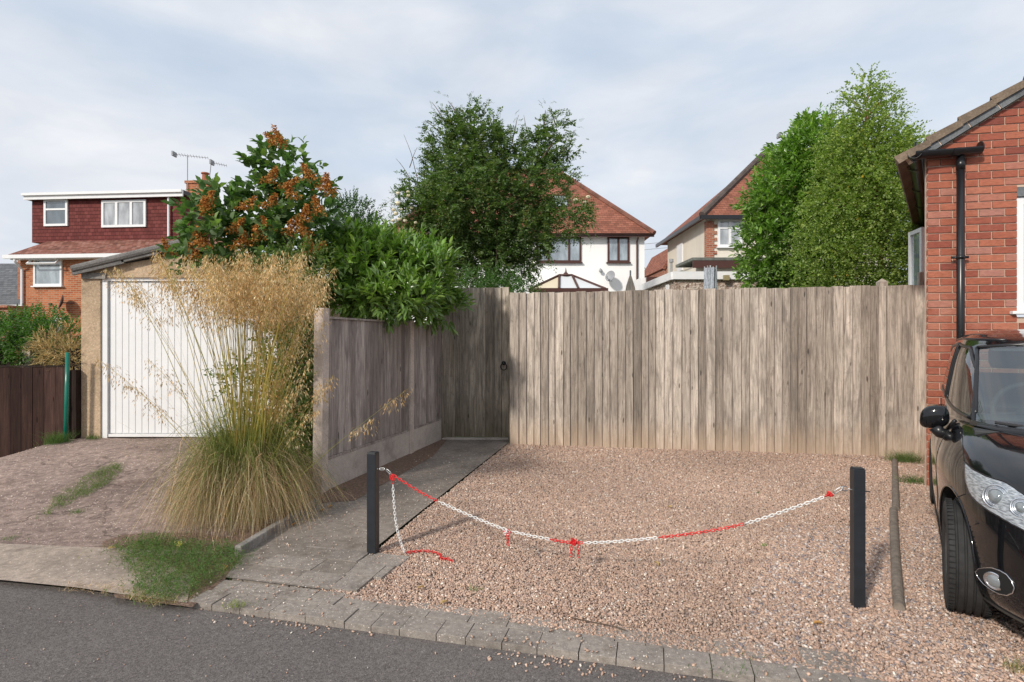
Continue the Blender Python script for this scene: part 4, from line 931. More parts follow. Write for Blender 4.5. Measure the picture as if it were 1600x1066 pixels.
# ---- right house
z1 = 22.; cx = P(1105, 0, z1).x; ev2 = H_+(530-340)*z1/F_; bx = cx+7; dp = 5.6
rh = thing('cream_house', 'cream rendered house with toothed red brick corner, left of the tall laurel', 'house', (cx, z1, 0))
mb = MB(); mb.box(cx, bx, z1, z1+dp, 0, ev2); mb.build('wall', M['cream_render'], rh)
apx_, apz = P(1192, 0, z1+3.3).x, H_+(530-243)*(z1+3.3)/F_
mb = MB(); o_ = .3; e0, e1, e2, e3 = (cx-o_, z1-o_, ev2), (bx+o_, z1-o_, ev2), (bx+o_, z1+dp+.9, ev2), (cx-o_, z1+dp+.9, ev2); ra_, rb_ = (apx_, z1+3.3, apz), (bx-1, z1+3.3, apz)
mb.add([e0, e1, e2, e3, ra_, rb_], [(0, 1, 5, 4), (1, 2, 5), (2, 3, 4, 5), (3, 0, 4), (3, 2, 1, 0)]); rf = mb.build('roof', M['tile_red'], rh)
mb = MB(); mb.tube([Vector(e0)+Vector((0, 0, .04)), Vector(ra_)+Vector((0, 0, .04))], .13, 8); mb.tube([Vector(ra_)+Vector((0, 0, .04)), Vector(rb_)+Vector((0, 0, .04))], .11, 8); par(mb.build('ridge_tiles', m_plain('dark_ridge', (.10, .075, .065), .9, dirt=.5, scale=4), None), rf)
mb = MB(); mb.box(cx-o_-.06, bx, z1-o_-.08, z1-o_, ev2-.13, ev2+.02); mb.box(cx-o_-.08, cx-o_, z1-o_+.002, z1+dp+.8, ev2-.13, ev2+.02); mb.build('gutter', M['black_plastic'], rh)
I1 = Matrix.Translation((0, z1, 0))
winbox(rh, 'window', I1, *wpx(1121, 1159, 343, 386, z1), (.5,), M['upvc'], M['glass_pale'], .085, trans=[(0, 1, .68)])
mb = MB(); zz = H_+(530-403)*z1/F_; zt = ev2-.14; k_ = 0; bh_ = (zt-zz)/11
while k_ < 11:
    w_ = .26 if k_ % 2 else .15; mb.box(cx-.012, cx+.10+w_, z1-.035, z1-.004, zz+k_*bh_, zz+(k_+1)*bh_); k_ += 1
mb.box(cx-.036, cx-.004, z1-.03, z1+.22, zz, zt); mb.build('brick_quoin', M['brick_far'], rh)
mb = MB(); yy_ = z1+3.1; mb.box(cx-.05, cx-.0, yy_, yy_+.8, H_+3.0, H_+4.2); mb.build('side_window', M['upvc'], rh)
# ground-floor lean-to band
zl = 20.; xl, xr = P(1085, 0, zl).x, P(1240, 0, zl).x; zt = H_+(530-403)*zl/F_
gx = thing('rear_extension', 'single-storey rear extension with brown fascia joined below the cream house', 'extension', (xl, zl, 0))
mb = MB(); mb.box(xl+.1, xr, zl+.1, z1-.04, 0, zt-.25); mb.build('wall', M['cream_render'], gx)
mb = MB(); mb.box(xl-.1, xr+.1, zl-.1, z1-.05, zt-.10, zt); mb.build('roof', m_plain('grey_felt', (.15, .16, .14), .9, dirt=.4), gx)
mb = MB(); mb.box(xl-.08, xr, zl-.085, zl-.05, zt-.36, zt-.102); mb.tube([(xl+.7, zl-.1, zt-.3), (xl+.62, zl-.02, zt-.6), (xl+.62, zl-.02, zt-1.5)], .035, 6); mb.build('fascia', M['brown_frame'], gx)
# flat-roofed pebbledash outbuilding with white fascia
zp = 15.; xl, xr = P(1054, 0, zp).x, P(1290, 0, zp).x; zt = H_+(530-425)*zp/F_
pb = thing('flat_roof_outbuilding', 'pebbledash flat-roofed outbuilding with deep white fascia showing over the fence top', 'outbuilding', (xl, zp, 0))
mb = MB(); mb.box(xl, xr, zp, zp+3.6, 0, zt-.06); mb.build('wall', M['pebble'], pb)
mb = MB(); mb.box(xl-.06, xr+.05, zp-.10, zp-.02, zt-.20, zt); mb.box(xl-.10, xl-.02, zp-.018, zp+3.7, zt-.20, zt); mb.build('fascia', M['upvc'], pb)
mb = MB(); mb.box(xl-.02, xr, zp-.02, zp+3.6, zt-.05, zt-.01); mb.build('roof', m_plain('roof_felt', (.25, .25, .24), .9), pb)
q = P(1134, 434, zp-.12); mb = MB(); mb.box(q.x-.07, q.x+.07, q.y-.08, q.y+.01, q.z-.07, q.z+.06); mb.build('floodlight', m_plain('lamp_body', (.30, .25, .14), .5), pb)
q = P(1043, 448, zp+.7); mb = MB(); mb.box(q.x-.03, q.x+.10, q.y-.2, q.y+.1, q.z-.14, q.z+.05); mb.build('meter_box', M['upvc'], pb)
# small white outbuilding with brown trim left of it
q = P(1003, 0, 19); w2 = thing('white_outbuilding', 'low white outbuilding with brown trim tucked behind the pebbledash one', 'outbuilding', (q.x, 19, 0))
mb = MB(); mb.box(P(1001, 0, 19).x, P(1052, 0, 19).x, 19, 21, 0, H_+(530-434)*19/F_); mb.build('wall', M['white_render'], w2)
mb = MB(); mb.box(P(1010, 0, 18.9).x, P(1052, 0, 18.9).x, 18.85, 18.99, H_+(530-441)*19/F_, H_+(530-433.5)*19/F_); mb.box(P(1016, 0, 18.9).x, P(1023, 0, 18.9).x, 18.9, 18.99, H_+(530-452)*19/F_, H_+(530-441.3)*19/F_); mb.build('brown_trim', M['brown_frame'], w2)
# distant brick gable
zd = 34.; dg = thing('far_brick_house', 'distant red brick gable between the white house and the cream house', 'house', (P(1050, 0, zd).x, zd, 0))
xa_, xb_ = P(1037, 0, zd).x, P(1072, 0, zd).x; mb = MB(); xr_ = P(1056, 0, zd).x
mb.prism([(xa_, 0), (xb_+1, 0), (xb_+1, H_+(530-383)*zd/F_), (xr_, H_+(530-383)*zd/F_), (xa_, H_+(530-421)*zd/F_)], 0, 6, 0, Matrix.Translation((0, zd+6, 0))@Matrix.Rotation(R(90), 4, 'X'))
mb.build('wall', M['brick_far'], dg)
mb = MB(); a = Vector((xa_-.1, zd-.1, H_+(530-420)*zd/F_)); b = Vector((xr_, zd-.1, H_+(530-381)*zd/F_)); slab(mb, [a, b, b+Vector((0, 6, 0)), a+Vector((0, 6, 0))], .15); mb.build('roof', M['tile_red'], dg)
q = P(1049, 0, 24); mb = MB(); mb.tube([(q.x, 24, 0), (q.x, 24, H_+(530-407)*24/F_)], .05, 8); mb.tube([(q.x, 24, H_+(530-410)*24/F_), (q.x, 24, H_+(530-405)*24/F_)], .09, 8)
tag(mb.build('vent_pipe', M['grey_metal']), 'thin pale vent pipe with a cowl beside the distant brick gable', 'pipe')
# right house aerial on ridge
q = P(1222, 243, z1+3.3); aerial(rh, (q.x, q.y, apz), (q.x, q.y, H_+(530-210)*q.y/F_), (P(1217, 212, z1+3.3), P(1238, 220, z1+3.3)), 6)
# two thin overhead wires on the right of the white house
mb = MB(); mb.tube([P(1000, 382, 60), P(1045, 378, 60), P(1230, 360, 60)], .03, 4); tag(mb.build('overhead_wire', M['grey_metal']), 'upper thin overhead wire in the sky gap right of the white house', 'wire', 'overhead wires')
mb = MB(); mb.tube([P(1000, 391, 60), P(1045, 387, 60), P(1230, 372, 60)], .03, 4); tag(mb.build('overhead_wire', M['grey_metal']), 'lower thin overhead wire in the sky gap right of the white house', 'wire', 'overhead wires')

# ---- left house
zq = 22.; la = R(-5); cxl = P(32, 0, zq).x; ML = Matrix.Translation((cxl, zq, 0))@Matrix.Rotation(la, 4, 'Z'); wdl = 8.0
lh = thing('dormer_house', 'orange brick house with dark red tile-hung box dormer, behind the garage at the left', 'house', (cxl, zq, 0))
evl = H_+(530-401)*zq/F_; 
mb = MB(); mb.box(0, wdl, 0, 8, -.1, evl, 0, ML); mb.build('wall', M['brick_left'], lh)
def lpx(px, yl):   # local x along the left house wall at local depth yl for image column px
    a = (px-CX)/F_; c_, s_ = cos(la), sin(la)  # world x = cxl + x c - y s ; y = zq + x s + y c
    return (a*(zq+yl*c_)-cxl+yl*s_)/(c_-a*s_)
def lz(px, py, yl): x_ = lpx(px, yl); return H_+(530-py)*(zq+x_*sin(la)+yl*cos(la))/F_
def lw(x0, x1, y0, y1, yl): return lpx(x0, yl), lpx(x1, yl), lz(x0, y1, yl), lz(x0, y0, yl)
y1_, z1_ = 1.0, H_+(530-377)*(zq+1.)/F_          # foot of the dormer
zrd = evl+(z1_-evl)/(1.3)*(4.3)                    # true ridge height
mb = MB(); ovl = .3
xl0, xl1 = -.32, wdl+.2
vs = [(xl0, -ovl, evl), (xl1, -ovl, evl), (xl1, 4, zrd*.985), (xl0+.4, 4, zrd*.985), (xl1, 8.3, evl), (xl0, 8.3, evl)]
d1 = (H_+(530-308)*(zq+1)/F_)
mb.add([ML@Vector(v) for v in [(xl0, -ovl, evl), (xl1, -ovl, evl), (xl1, y1_+.1, z1_+.05), (xl0+.52, y1_+.1, z1_+.05), (xl0, -ovl, evl-.08), (xl1, -ovl, evl-.08), (xl1, y1_+.1, z1_-.1), (xl0+.52, y1_+.1, z1_-.1)]], [(0,1,2,3), (7,6,5,4), (0,4,5,1), (1,5,6,2), (2,6,7,3), (3,7,4,0)])
mb.build('roof', M['tile_brown'], lh)
mb = MB(); dmx0, dmx1 = lpx(50, y1_), lpx(285, y1_); dz1 = H_+(530-306)*(zq+1)/F_
mb.box(dmx0, dmx1, y1_, 3.6, z1_-.05, dz1-.12, 0, ML); dm = mb.build('dormer', M['tile_hung'], lh)
mb = MB(); mb.box(dmx0-.15, dmx1+.15, y1_-.22, y1_-.16, dz1-.20, dz1+.03, 0, ML); mb.box(dmx0-.18, dmx1+.15, y1_-.30, y1_-.222, dz1-.05, dz1+.05, 0, ML); mb.box(dmx0-.15, dmx0-.1, y1_-.158, 3.6, dz1-.18, dz1+.03, 0, ML); par(mb.build('fascia', M['upvc'], None), dm)
mb = MB(); mb.box(dmx0-.14, dmx1+.14, y1_-.15, 3.7, dz1-.10, dz1+.06, 0, ML); par(mb.build('flat_roof', m_plain('dark_felt', (.09, .085, .085), .9), None), dm)
mb = MB(); mb.box(xl0, xl1, -ovl-.12, -ovl-.0, evl-.13, evl+.01, 0, ML); mb.box(xl0+.2, xl1, -ovl+.002, -.002, evl-.16, evl-.09, 0, ML); mb.build('gutter', M['upvc'], lh)
mb = MB(); mb.tube([ML@Vector(v) for v in ((0.12, -ovl-.05, evl-.12), (.12, -ovl-.05, evl-.22), (.13, -.07, evl-.5), (.13, -.07, 0))], .045, 8); mb.build('downpipe', M['upvc'], lh)
xd = lpx(266, y1_); mb = MB(); mb.tube([ML@Vector(v) for v in ((xd, y1_-.1, dz1-.2), (xd, y1_-.1, z1_))], .042, 8); par(mb.build('downpipe', M['upvc'], None), dm)
MD = ML@Matrix.Translation((0, y1_, 0))
a = lw(70, 107, 312, 354, y1_); winbox(dm, 'window', MD, *a, (), M['upvc'], M['glass'], .09, trans=[(0, 1, .62)], sill=False)
a = lw(160, 229, 314, 356, y1_); winbox(dm, 'window', MD, *a, (.34, .67), M['upvc'], M['glass_pale'], .09, sill=False)
a = lw(54, 98, 405, 447, 0); w_ = winbox(lh, 'window', ML, *a, (), M['upvc'], M['glass_sky'], .075)
mb = MB(); Mo = ML@Matrix.Translation((a[0], -.07, a[3]+.01))@Matrix.Rotation(R(-48), 4, 'X'); W_ = a[1]-a[0]
mb.box(-.02, W_+.02, -.03, .03, -.05, .0, 0, Mo); mb.box(-.02, W_+.02, -.03, .03, -.36, -.31, 0, Mo); mb.box(-.02, .04, -.03, .03, -.31, -.05, 0, Mo); mb.box(W_-.04, W_+.02, -.03, .03, -.31, -.05, 0, Mo); par(mb.build('open_fanlight', M['upvc'], None), w_)
a = lw(84, 97, 496, 520, 0); winbox(lh, 'window', ML, *a, (.5,), M['upvc'], M['glass'], .05)
q = ML@Vector((lpx(97, -.3), -.3, lz(97, 473, -.3))); dish(lh, q, .27, m_plain('brown_dish', (.07, .045, .04), .5), R(-15), R(-48), (.25, .3, .0))
# chimney
yc = 3.5; cxa, cxb = lpx(291, yc), lpx(327, yc); cz0, cz1 = lz(300, 330, yc), lz(300, 283, yc)
mb = MB(); mb.box(cxa, cxb, yc, yc+.75, cz0-.8, cz1, 0, ML); mb.box(cxa-.05, cxb+.05, yc-.05, yc+.8, cz1-.10, cz1+.02, 0, ML); chn = mb.build('chimney', M['brick_left'], lh)
mb = MB(); q = ML@Vector((lpx(314, yc), yc+.3, cz1)); mb.tube([q, q+Vector((0, 0, .38))], [.15, .12], 12); mb.tube([q+Vector((0, 0, .38)), q+Vector((0, 0, .43))], .17, 12); par(mb.build('chimney_pot', m_plain('terracotta', (.38, .13, .07), .8, dirt=.4), None), chn)
mb = MB(); q = ML@Vector((lpx(302, yc), yc+.3, cz1)); mb.tube([q, q+Vector((0, 0, .10))], [.08, .05], 8); par(mb.build('chimney_vent', M['conc_post'], None), chn)
def LQ(px, py): yl = yc-.05; return ML@Vector((lpx(px, yl), yl, lz(px, py, yl)))
par(aerial(None, LQ(293, 300), LQ(293, 244), (LQ(272, 241), LQ(325, 247)), 13), lh); par(aerial(None, LQ(326, 290), LQ(330, 254), (LQ(331, 254), LQ(354, 259)), 7), lh)
# far grey-roofed house at the left edge
zf = 33.; fg = thing('slate_house', 'far grey slate-roofed house at the left edge beyond the dormer house', 'house', (P(10, 0, zf).x, zf, 0))
xa_, xb_ = P(-120, 0, zf).x, P(60, 0, zf).x; ez_, tz_ = H_+(530-476)*zf/F_, H_+(530-412)*(zf+3.5)/F_
mb = MB(); mb.box(xa_, xb_, zf+.3, zf+7, 0, ez_); mb.build('wall', M['white_render'], fg)
mb = MB(); slab(mb, [(xa_, zf, ez_), (xb_, zf, ez_), (xb_, zf+3.5, tz_), (xa_, zf+3.5, tz_)], .1); slab(mb, [(xb_, zf+7, ez_), (xa_, zf+7, ez_), (xa_, zf+3.5, tz_), (xb_, zf+3.5, tz_)], .1); mb.build('roof', M['slate'], fg)
mb = MB(); mb.box(xa_, xb_, zf-.12, zf-.01, ez_-.25, ez_-.02); mb.build('gutter', M['upvc'], fg)
mb = MB(); mb.box(P(18, 0, zf).x, P(36, 0, zf).x, zf+.4, zf+1.2, ez_, H_+(530-405)*zf/F_); mb.build('chimney', M['brick_far'], fg)
mb = MB(); mb.box(P(-40, 0, 20).x, P(30, 0, 20).x, 19.6, 20.4, 0, H_+(530-482)*20/F_)
mb.box(P(-40, 0, 20).x, P(31, 0, 20).x, 19.5, 20.5, H_+(530-482)*20/F_+.002, H_+(530-478)*20/F_)
tag(mb.build('garden_wall', M['brick_far']), 'low dark-topped brick wall at the far left edge above the hedge', 'wall')
# ================================================ VEGETATION
def foliage(name, arrs, mat, parent): V_, F3, C_ = merge(arrs) if isinstance(arrs, list) else arrs; return npmesh(name, V_, F3, mat, parent, col=C_)
GD = [(.08, .15, .05), (.11, .20, .06), (.17, .27, .075), (.06, .11, .04), (.22, .25, .09)]
# ---- centre tree
zt_ = 13.5; base = P(775, 530, zt_); base.z = 0
ct = thing('leafy_tree', 'big dark green feathery-leaved tree standing behind the fence, left of the white house windows', 'tree', base)
bl = [blobp(760, 335, zt_, 92, 80), blobp(718, 262, zt_, 52, 60), blobp(795, 262, zt_, 55, 45), blobp(703, 225, zt_+.3, 34, 42), blobp(868, 222, zt_, 26, 36, w=.9), blobp(835, 300, zt_-.3, 50, 60), blobp(688, 330, zt_, 50, 62),
      blobp(765, 402, zt_-.2, 68, 48), blobp(880, 345, zt_-.6, 40, 26), blobp(672, 372, zt_, 50, 26), blobp(745, 205, zt_, 34, 28), blobp(730, 310, zt_-.9, 60, 60), blobp(820, 370, zt_-.7, 50, 40), blobp(650, 318, zt_-.2, 26, 22), blobp(770, 230, zt_-.2, 30, 30), blobp(745, 430, zt_-.1, 50, 30), blobp(800, 425, zt_-.1, 36, 26), blobp(690, 400, zt_-.1, 34, 30), blobp(840, 240, zt_+.2, 24, 28, w=.6)]
o_, d_ = blob_pts(bl, 1950, .42, 1.14, up=.2, front=.7); o_ = np.repeat(o_, 4, 0)+rng.normal(0, .085, (len(o_)*4, 3)); d_ = np.repeat(d_, 4, 0)+rng.normal(0, .5, (len(d_)*4, 3))
crown = [shoots(o_, d_, rng.uniform(.14, .26, len(o_)), 10, 1.1, .098, .052, GD, two=True, grav=-.12, bend=.2)]
# straggly outer sprays
tw = [((700, 200), (676, 160)), ((735, 190), (733, 157)), ((800, 225), (812, 180)), ((868, 195), (858, 170)), ((880, 200), (900, 188)), ((690, 250), (658, 232)), ((740, 190), (760, 175)), ((860, 260), (893, 225)), ((690, 300), (650, 262)), ((715, 180), (700, 158)), ((770, 205), (772, 178)), ((885, 250), (897, 205)), ((690, 210), (664, 190)), ((850, 200), (851, 172)), ((905, 345), (922, 372)), ((900, 340), (928, 350))]
mbr = MB()
for a, b in tw:
    A_, B_ = P(a[0], a[1], zt_), P(b[0], b[1], zt_-.1+random.random()*.3); branch(mbr, A_, B_, .018, .004, 4, .04, 5); k_ = 10
    q = arr([A_.lerp(B_, (i+.5)/k_)+Vector([random.gauss(0, .09) for _ in range(3)]) for i in range(k_)]); crown.append(shoots(q, unit(np.tile(np.array(tuple(B_-A_)), (k_, 1)))+rng.normal(0, .6, (k_, 3)), .18, 11, 1.15, .055, .018, GD, two=True, grav=-.2, bend=.3))
for a, b in [((655, 300), (627, 210)), ((645, 285), (618, 248)), ((640, 262), (652, 230)), ((880, 290), (905, 262)), ((825, 215), (818, 180)), ((890, 270), (907, 276))]:
    branch(mbr, P(a[0], a[1], zt_), P(b[0], b[1], zt_), .012, .003, 5, .05, 5)
foliage('crown', crown, M['leaf'], ct); mbr.build('twigs', M['bark'], ct, uv=False)
mb = MB(); top = P(768, 400, zt_); branch(mb, base, top, .17, .13, 5, .05, 10)
for px, py in ((705, 240), (745, 215), (800, 250), (865, 235), (690, 330), (840, 310), (870, 345), (700, 370), (740, 300), (780, 320)): branch(mb, top+Vector((0, 0, random.uniform(-.5, .1))), P(px, py, zt_+random.uniform(-.5, .4)), .075, .018, 7, .10, 7)
mb.build('trunk', M['bark'], ct, uv=False, smooth=True)
# climbing rose through it
cr = thing('climbing_rose', 'lighter green climbing rose with cream flowers scrambling through the big tree', 'rose', P(640, 0, 13.)+Vector((0, 0, -P(640, 0, 13.).z)))
bl = [blobp(630, 325, 13.0, 24, 26), blobp(648, 300, 13.0, 24, 18), blobp(618, 345, 13., 12, 16), blobp(905, 318, 12.4, 24, 16), blobp(888, 345, 12.4, 26, 18), blobp(778, 345, 12.2, 10, 28), blobp(775, 395, 12.2, 9, 28), blobp(700, 350, 12.3, 22, 14), blobp(860, 300, 12.5, 20, 20)]
o_, d_ = blob_pts(bl, 560, .2, 1.1, up=.1)
foliage('leaves', [shoots(o_, d_, .2, 7, 1.0, .05, .03, [(.11, .20, .05), (.16, .26, .06), (.07, .14, .03)])], M['leaf'], cr)
mfl = m_plain('cream_petal', (.78, .70, .50), .7, dirt=.2, scale=20)
for px, py in ((636, 300), (640, 306), (620, 318), (613, 328), (617, 334), (625, 343), (632, 345), (643, 325), (623, 302), (614, 345), (629, 327), (900, 313), (913, 316), (920, 308), (690, 300), (648, 348)):
    q = P(px+random.uniform(-2, 2), py, 12.75); mb = MB(); sphere(mb, q, .035+random.random()*.04, 1, .8, .7, 4); mb.build('flower', mfl, cr, uv=False)
mb = MB(); q = P(650, 530, 13.2); q.z = 0; branch(mb, q, P(632, 330, 13.1), .03, .012, 8, .08, 6); branch(mb, P(640, 400, 13.1), P(700, 340, 12.6), .02, .01, 6, .08, 6); branch(mb, P(775, 430, 12.6), P(775, 360, 12.4), .02, .01, 6, .05, 6); branch(mb, P(840, 380, 12.9), P(900, 325, 12.6), .02, .01, 6, .08, 6); mb.build('stem', M['bark'], cr, uv=False)
# ---- shrub row behind the fence under the tree
sh = thing('garden_shrub', 'bright green low shrub peeping over the fence top below the big tree', 'shrub', P(775, 530, 9.9)-Vector((0, 0, H_)))
bl = [blobp(745, 445, 9.8, 28, 20), blobp(785, 440, 10, 30, 20), blobp(815, 450, 9.9, 20, 18), blobp(790, 480, 9.9, 60, 40), blobp(720, 452, 10, 20, 14)]
o_, d_ = blob_pts(bl, 700, .5, 1.1, up=.6); foliage('foliage', [shoots(o_, d_, .17, 9, .9, .055, .026, [(.06, .15, .03), (.09, .21, .04), (.04, .10, .025)])], M['leaf'], sh)
mb = MB(); q = P(775, 530, 9.9)-Vector((0, 0, H_))
for i in range(5): branch(mb, q, q+Vector((random.uniform(-.6, .5), random.uniform(-.2, .2), 1.9)), .02, .008, 4, .08, 5)
mb.build('stems', M['bark'], sh, uv=False)
# ---- round dark bush far left of it
db = thing('dark_bush', 'round dark evergreen bush between the lilac and the big tree', 'bush', P(548, 530, 12)-Vector((0, 0, H_)))
bl = [blobp(548, 352, 12, 42, 38), blobp(530, 365, 12, 40, 40), blobp(548, 325, 12, 16, 16), blobp(570, 380, 12, 30, 40)]
o_, d_ = blob_pts(bl, 900, .5, 1.05, up=.5); foliage('foliage', [shoots(o_, d_, .2, 10, .8, .075, .034, [(.03, .085, .02), (.05, .13, .03), (.08, .18, .04)])], M['leaf_gloss'], db)
mb = MB(); q = P(548, 530, 12)-Vector((0, 0, H_)); branch(mb, q, q+Vector((0, 0, 3.6)), .10, .03, 6, .05, 8); mb.build('trunk', M['bark'], db, uv=False)
# ---- laurel hedge over the side fence
LG = [(.15, .28, .05), (.22, .37, .07), (.10, .20, .04), (.32, .46, .11)]
lb = P(570, 530, 7.7)-Vector((0, 0, H_)); la_ = thing('laurel_hedge', 'bright glossy laurel hedge spilling over the panel fence toward the gate', 'hedge', lb)
bl = [blobp(560, 440, 7.2, 46, 44), blobp(610, 425, 7.5, 50, 40), blobp(655, 425, 7.9, 42, 36), blobp(598, 468, 6.95, 70, 26), blobp(675, 455, 8.1, 30, 32), blobp(535, 405, 7.3, 34, 34), blobp(640, 466, 7.35, 50, 24), blobp(570, 392, 7.5, 40, 24), blobp(508, 440, 7.1, 28, 40),
      blobp(600, 400, 7.6, 40, 24), blobp(698, 478, 8.1, 22, 22), blobp(662, 484, 7.75, 34, 14)]
o_, d_ = blob_pts(bl, 1150, .55, 1.05, up=.75, front=.5)
c_l = [shoots(o_, d_, rng.uniform(.14, .28, len(o_)), 8, .75, .170, .055, LG, fine=True, fold=.2, droop=.2)]
# upright new shoots along the top
xs_ = rng.uniform(520, 700, 130); q = arr([P(x_, 378+abs(x_-590)*.12+rng.uniform(-6, 34)+(x_ > 660)*(x_-660)*.5, rng.uniform(7.1, 8.1)) for x_ in xs_]); c_l.append(shoots(q, np.array([0, 0, 1.])+rng.normal(0, .28, (130, 3)), .22, 9, .62, .135, .042, [(.20, .36, .07), (.15, .30, .05), (.25, .40, .09)], fine=True, fold=.25))
foliage('foliage', c_l, M['leaf_gloss'], la_)
mb = MB()
for px, py, z_ in ((560, 430, 7.2), (610, 420, 7.5), (655, 425, 7.9), (540, 400, 7.3), (600, 455, 7.3)): branch(mb, lb+Vector((random.uniform(-.3, .3), 0, 0)), P(px, py, z_), .035, .012, 6, .08, 7)
mb.build('stems', M['bark'], la_, uv=False)
# ---- lilac
LC = [(.10, .19, .075), (.13, .24, .09), (.07, .14, .06), (.21, .31, .10)]
lq = P(440, 530, 7.0)-Vector((0, 0, H_)); li = thing('lilac', 'lilac bush with rusty brown seed heads rising above the garage roof', 'bush', lq)
bl = [blobp(418, 272, 6.9, 30, 32), blobp(403, 282, 6.9, 26, 20), blobp(455, 268, 6.9, 30, 20), blobp(478, 300, 7, 32, 30), blobp(440, 310, 7, 40, 28), blobp(330, 345, 6.7, 40, 30), blobp(385, 350, 6.8, 48, 30), blobp(450, 360, 6.8, 50, 34), blobp(500, 345, 7, 26, 32), blobp(310, 350, 6.6, 24, 24), blobp(428, 240, 6.9, 13, 14), blobp(350, 385, 6.7, 70, 26), blobp(275, 402, 6.45, 14, 8), blobp(440, 400, 6.8, 70, 30), blobp(350, 318, 6.7, 18, 20)]
o_, d_ = blob_pts(bl, 430, .3, 1.05, up=.25, front=.3)
cl_ = [shoots(o_, d_, rng.uniform(.12, .24, len(o_)), 6, 1.05, .135, .10, LC, fine=True, fold=.16, grav=-.55, droop=.5)]
foliage('foliage', cl_, M['leaf_matte'], li)
mb = MB()
for px, py in ((424, 232), (455, 275), (490, 300), (410, 270), (330, 335), (370, 340), (515, 300), (450, 340), (340, 322), (300, 350)):
    j = P(440, 400, 7.0); branch(mb, lq.lerp(j, .3), j, .04, .03, 4, .04, 7); branch(mb, j, P(px, py, 6.9), .020, .006, 6, .07, 6)
mb.build('stems', M['bark'], li, uv=False)
sp = [(326, 311), (388, 317), (422, 314), (424, 274), (453, 286), (481, 269), (516, 293), (495, 322), (478, 333), (453, 356), (419, 350), (403, 364), (374, 378), (310, 370), (261, 387), (426, 218), (434, 212), (301, 393), (479, 373), (495, 387), (370, 352), (455, 300), (505, 285), (470, 352), (321, 322), (320, 380), (385, 372)]
for i, (px, py) in enumerate(sp):
    q = arr([P(px, py, 6.36 if px < 350 else 6.42)])[0]; n = 150; h = rng.random(n); ax = unit(np.array([rng.normal(0, .5), rng.normal(0, .2), .9]))
    rr = (.075*(1-h)+.012)*rng.uniform(.3, 1.15, n); ph = rng.random(n)*6.28; pos = q+ax*(h[:, None]*.20-.09)+np.stack([rr*np.cos(ph), rr*np.sin(ph), -.02*rng.random(n)], 1)
    V_, F3, C_ = leaf_arrays(pos, rng.normal(size=(n, 3)), .036, .018, palette(n, [(.52, .23, .06), (.60, .30, .09), (.34, .13, .035), (.66, .36, .13)]), fold=.5)
    npmesh('seed_head', V_, F3, M['dry'], li, col=C_)
# ---- tangled climber behind the feathery grass
VC = [(.09, .17, .04), (.13, .22, .06), (.20, .26, .09), (.06, .12, .03), (.30, .26, .12)]
vq = P(440, 530, 6.1)-Vector((0, 0, H_)); vi = thing('tangled_shrub', 'dark leafy shrub hiding the right side of the garage behind the feathery grass', 'shrub', vq)
bl = [blobp(450, 470, 6.2, 42, 60), blobp(452, 560, 6.0, 40, 70), blobp(462, 650, 6.0, 34, 60), blobp(420, 440, 6.4, 60, 36), blobp(480, 420, 6.3, 36, 36), blobp(425, 620, 6.1, 30, 60), blobp(372, 600, 5.9, 22, 34, w=.5), blobp(360, 415, 6.6, 50, 22), blobp(480, 600, 5.9, 14, 110), blobp(440, 700, 5.9, 60, 50)]
o_, d_ = blob_pts(bl, 1500, .4, 1.05, up=.2, front=.4); foliage('foliage', [shoots(o_, d_, .18, 8, 1.0, .062, .036, VC, fold=.2, grav=-.2)], M['leaf_matte'], vi)
mb = MB()
for i in range(7): branch(mb, vq+Vector((random.uniform(-.3, .3), random.uniform(-.1, .1), 0)), vq+Vector((random.uniform(-.4, .3), 0, random.uniform(1.3, 2.2))), .022, .008, 6, .12, 6)
mb.build('stems', M['bark'], vi, uv=False)
# ---- right laurel tree
rq = P(1235, 530, 11.6)-Vector((0, 0, H_)); rl = thing('tall_laurel', 'tall dense cherry laurel with big glossy leaves left of the birch', 'tree', rq)
bl = [blobp(1232, 385, 11.4, 72, 66), blobp(1222, 320, 11.4, 50, 60), blobp(1250, 265, 11.5, 46, 54), blobp(1276, 228, 11.6, 36, 40), blobp(1232, 285, 11.5, 38, 36), blobp(1290, 330, 11.5, 66, 90), blobp(1180, 400, 11.4, 20, 22), blobp(1205, 345, 11.4, 34, 40), blobp(1195, 425, 11.3, 38, 26), blobp(1255, 205, 11.5, 10, 14), blobp(1240, 470, 11.4, 60, 50)]
o_, d_ = blob_pts(bl, 3300, .55, 1.08, up=.45, front=.9)
foliage('crown', [shoots(o_, d_, rng.uniform(.15, .28, len(o_)), 8, .85, .155, .058, [(.15, .30, .045), (.21, .40, .06), (.10, .21, .035), (.32, .50, .10)], fine=True, fold=.18)], M['leaf_gloss'], rl)
mb = MB()
for px, py in ((1225, 330), (1250, 240), (1285, 330), (1200, 400)): branch(mb, rq, P(px, py, 11.5), .08, .025, 7, .08, 8)
mb.build('trunk', M['bark'], rl, uv=False)
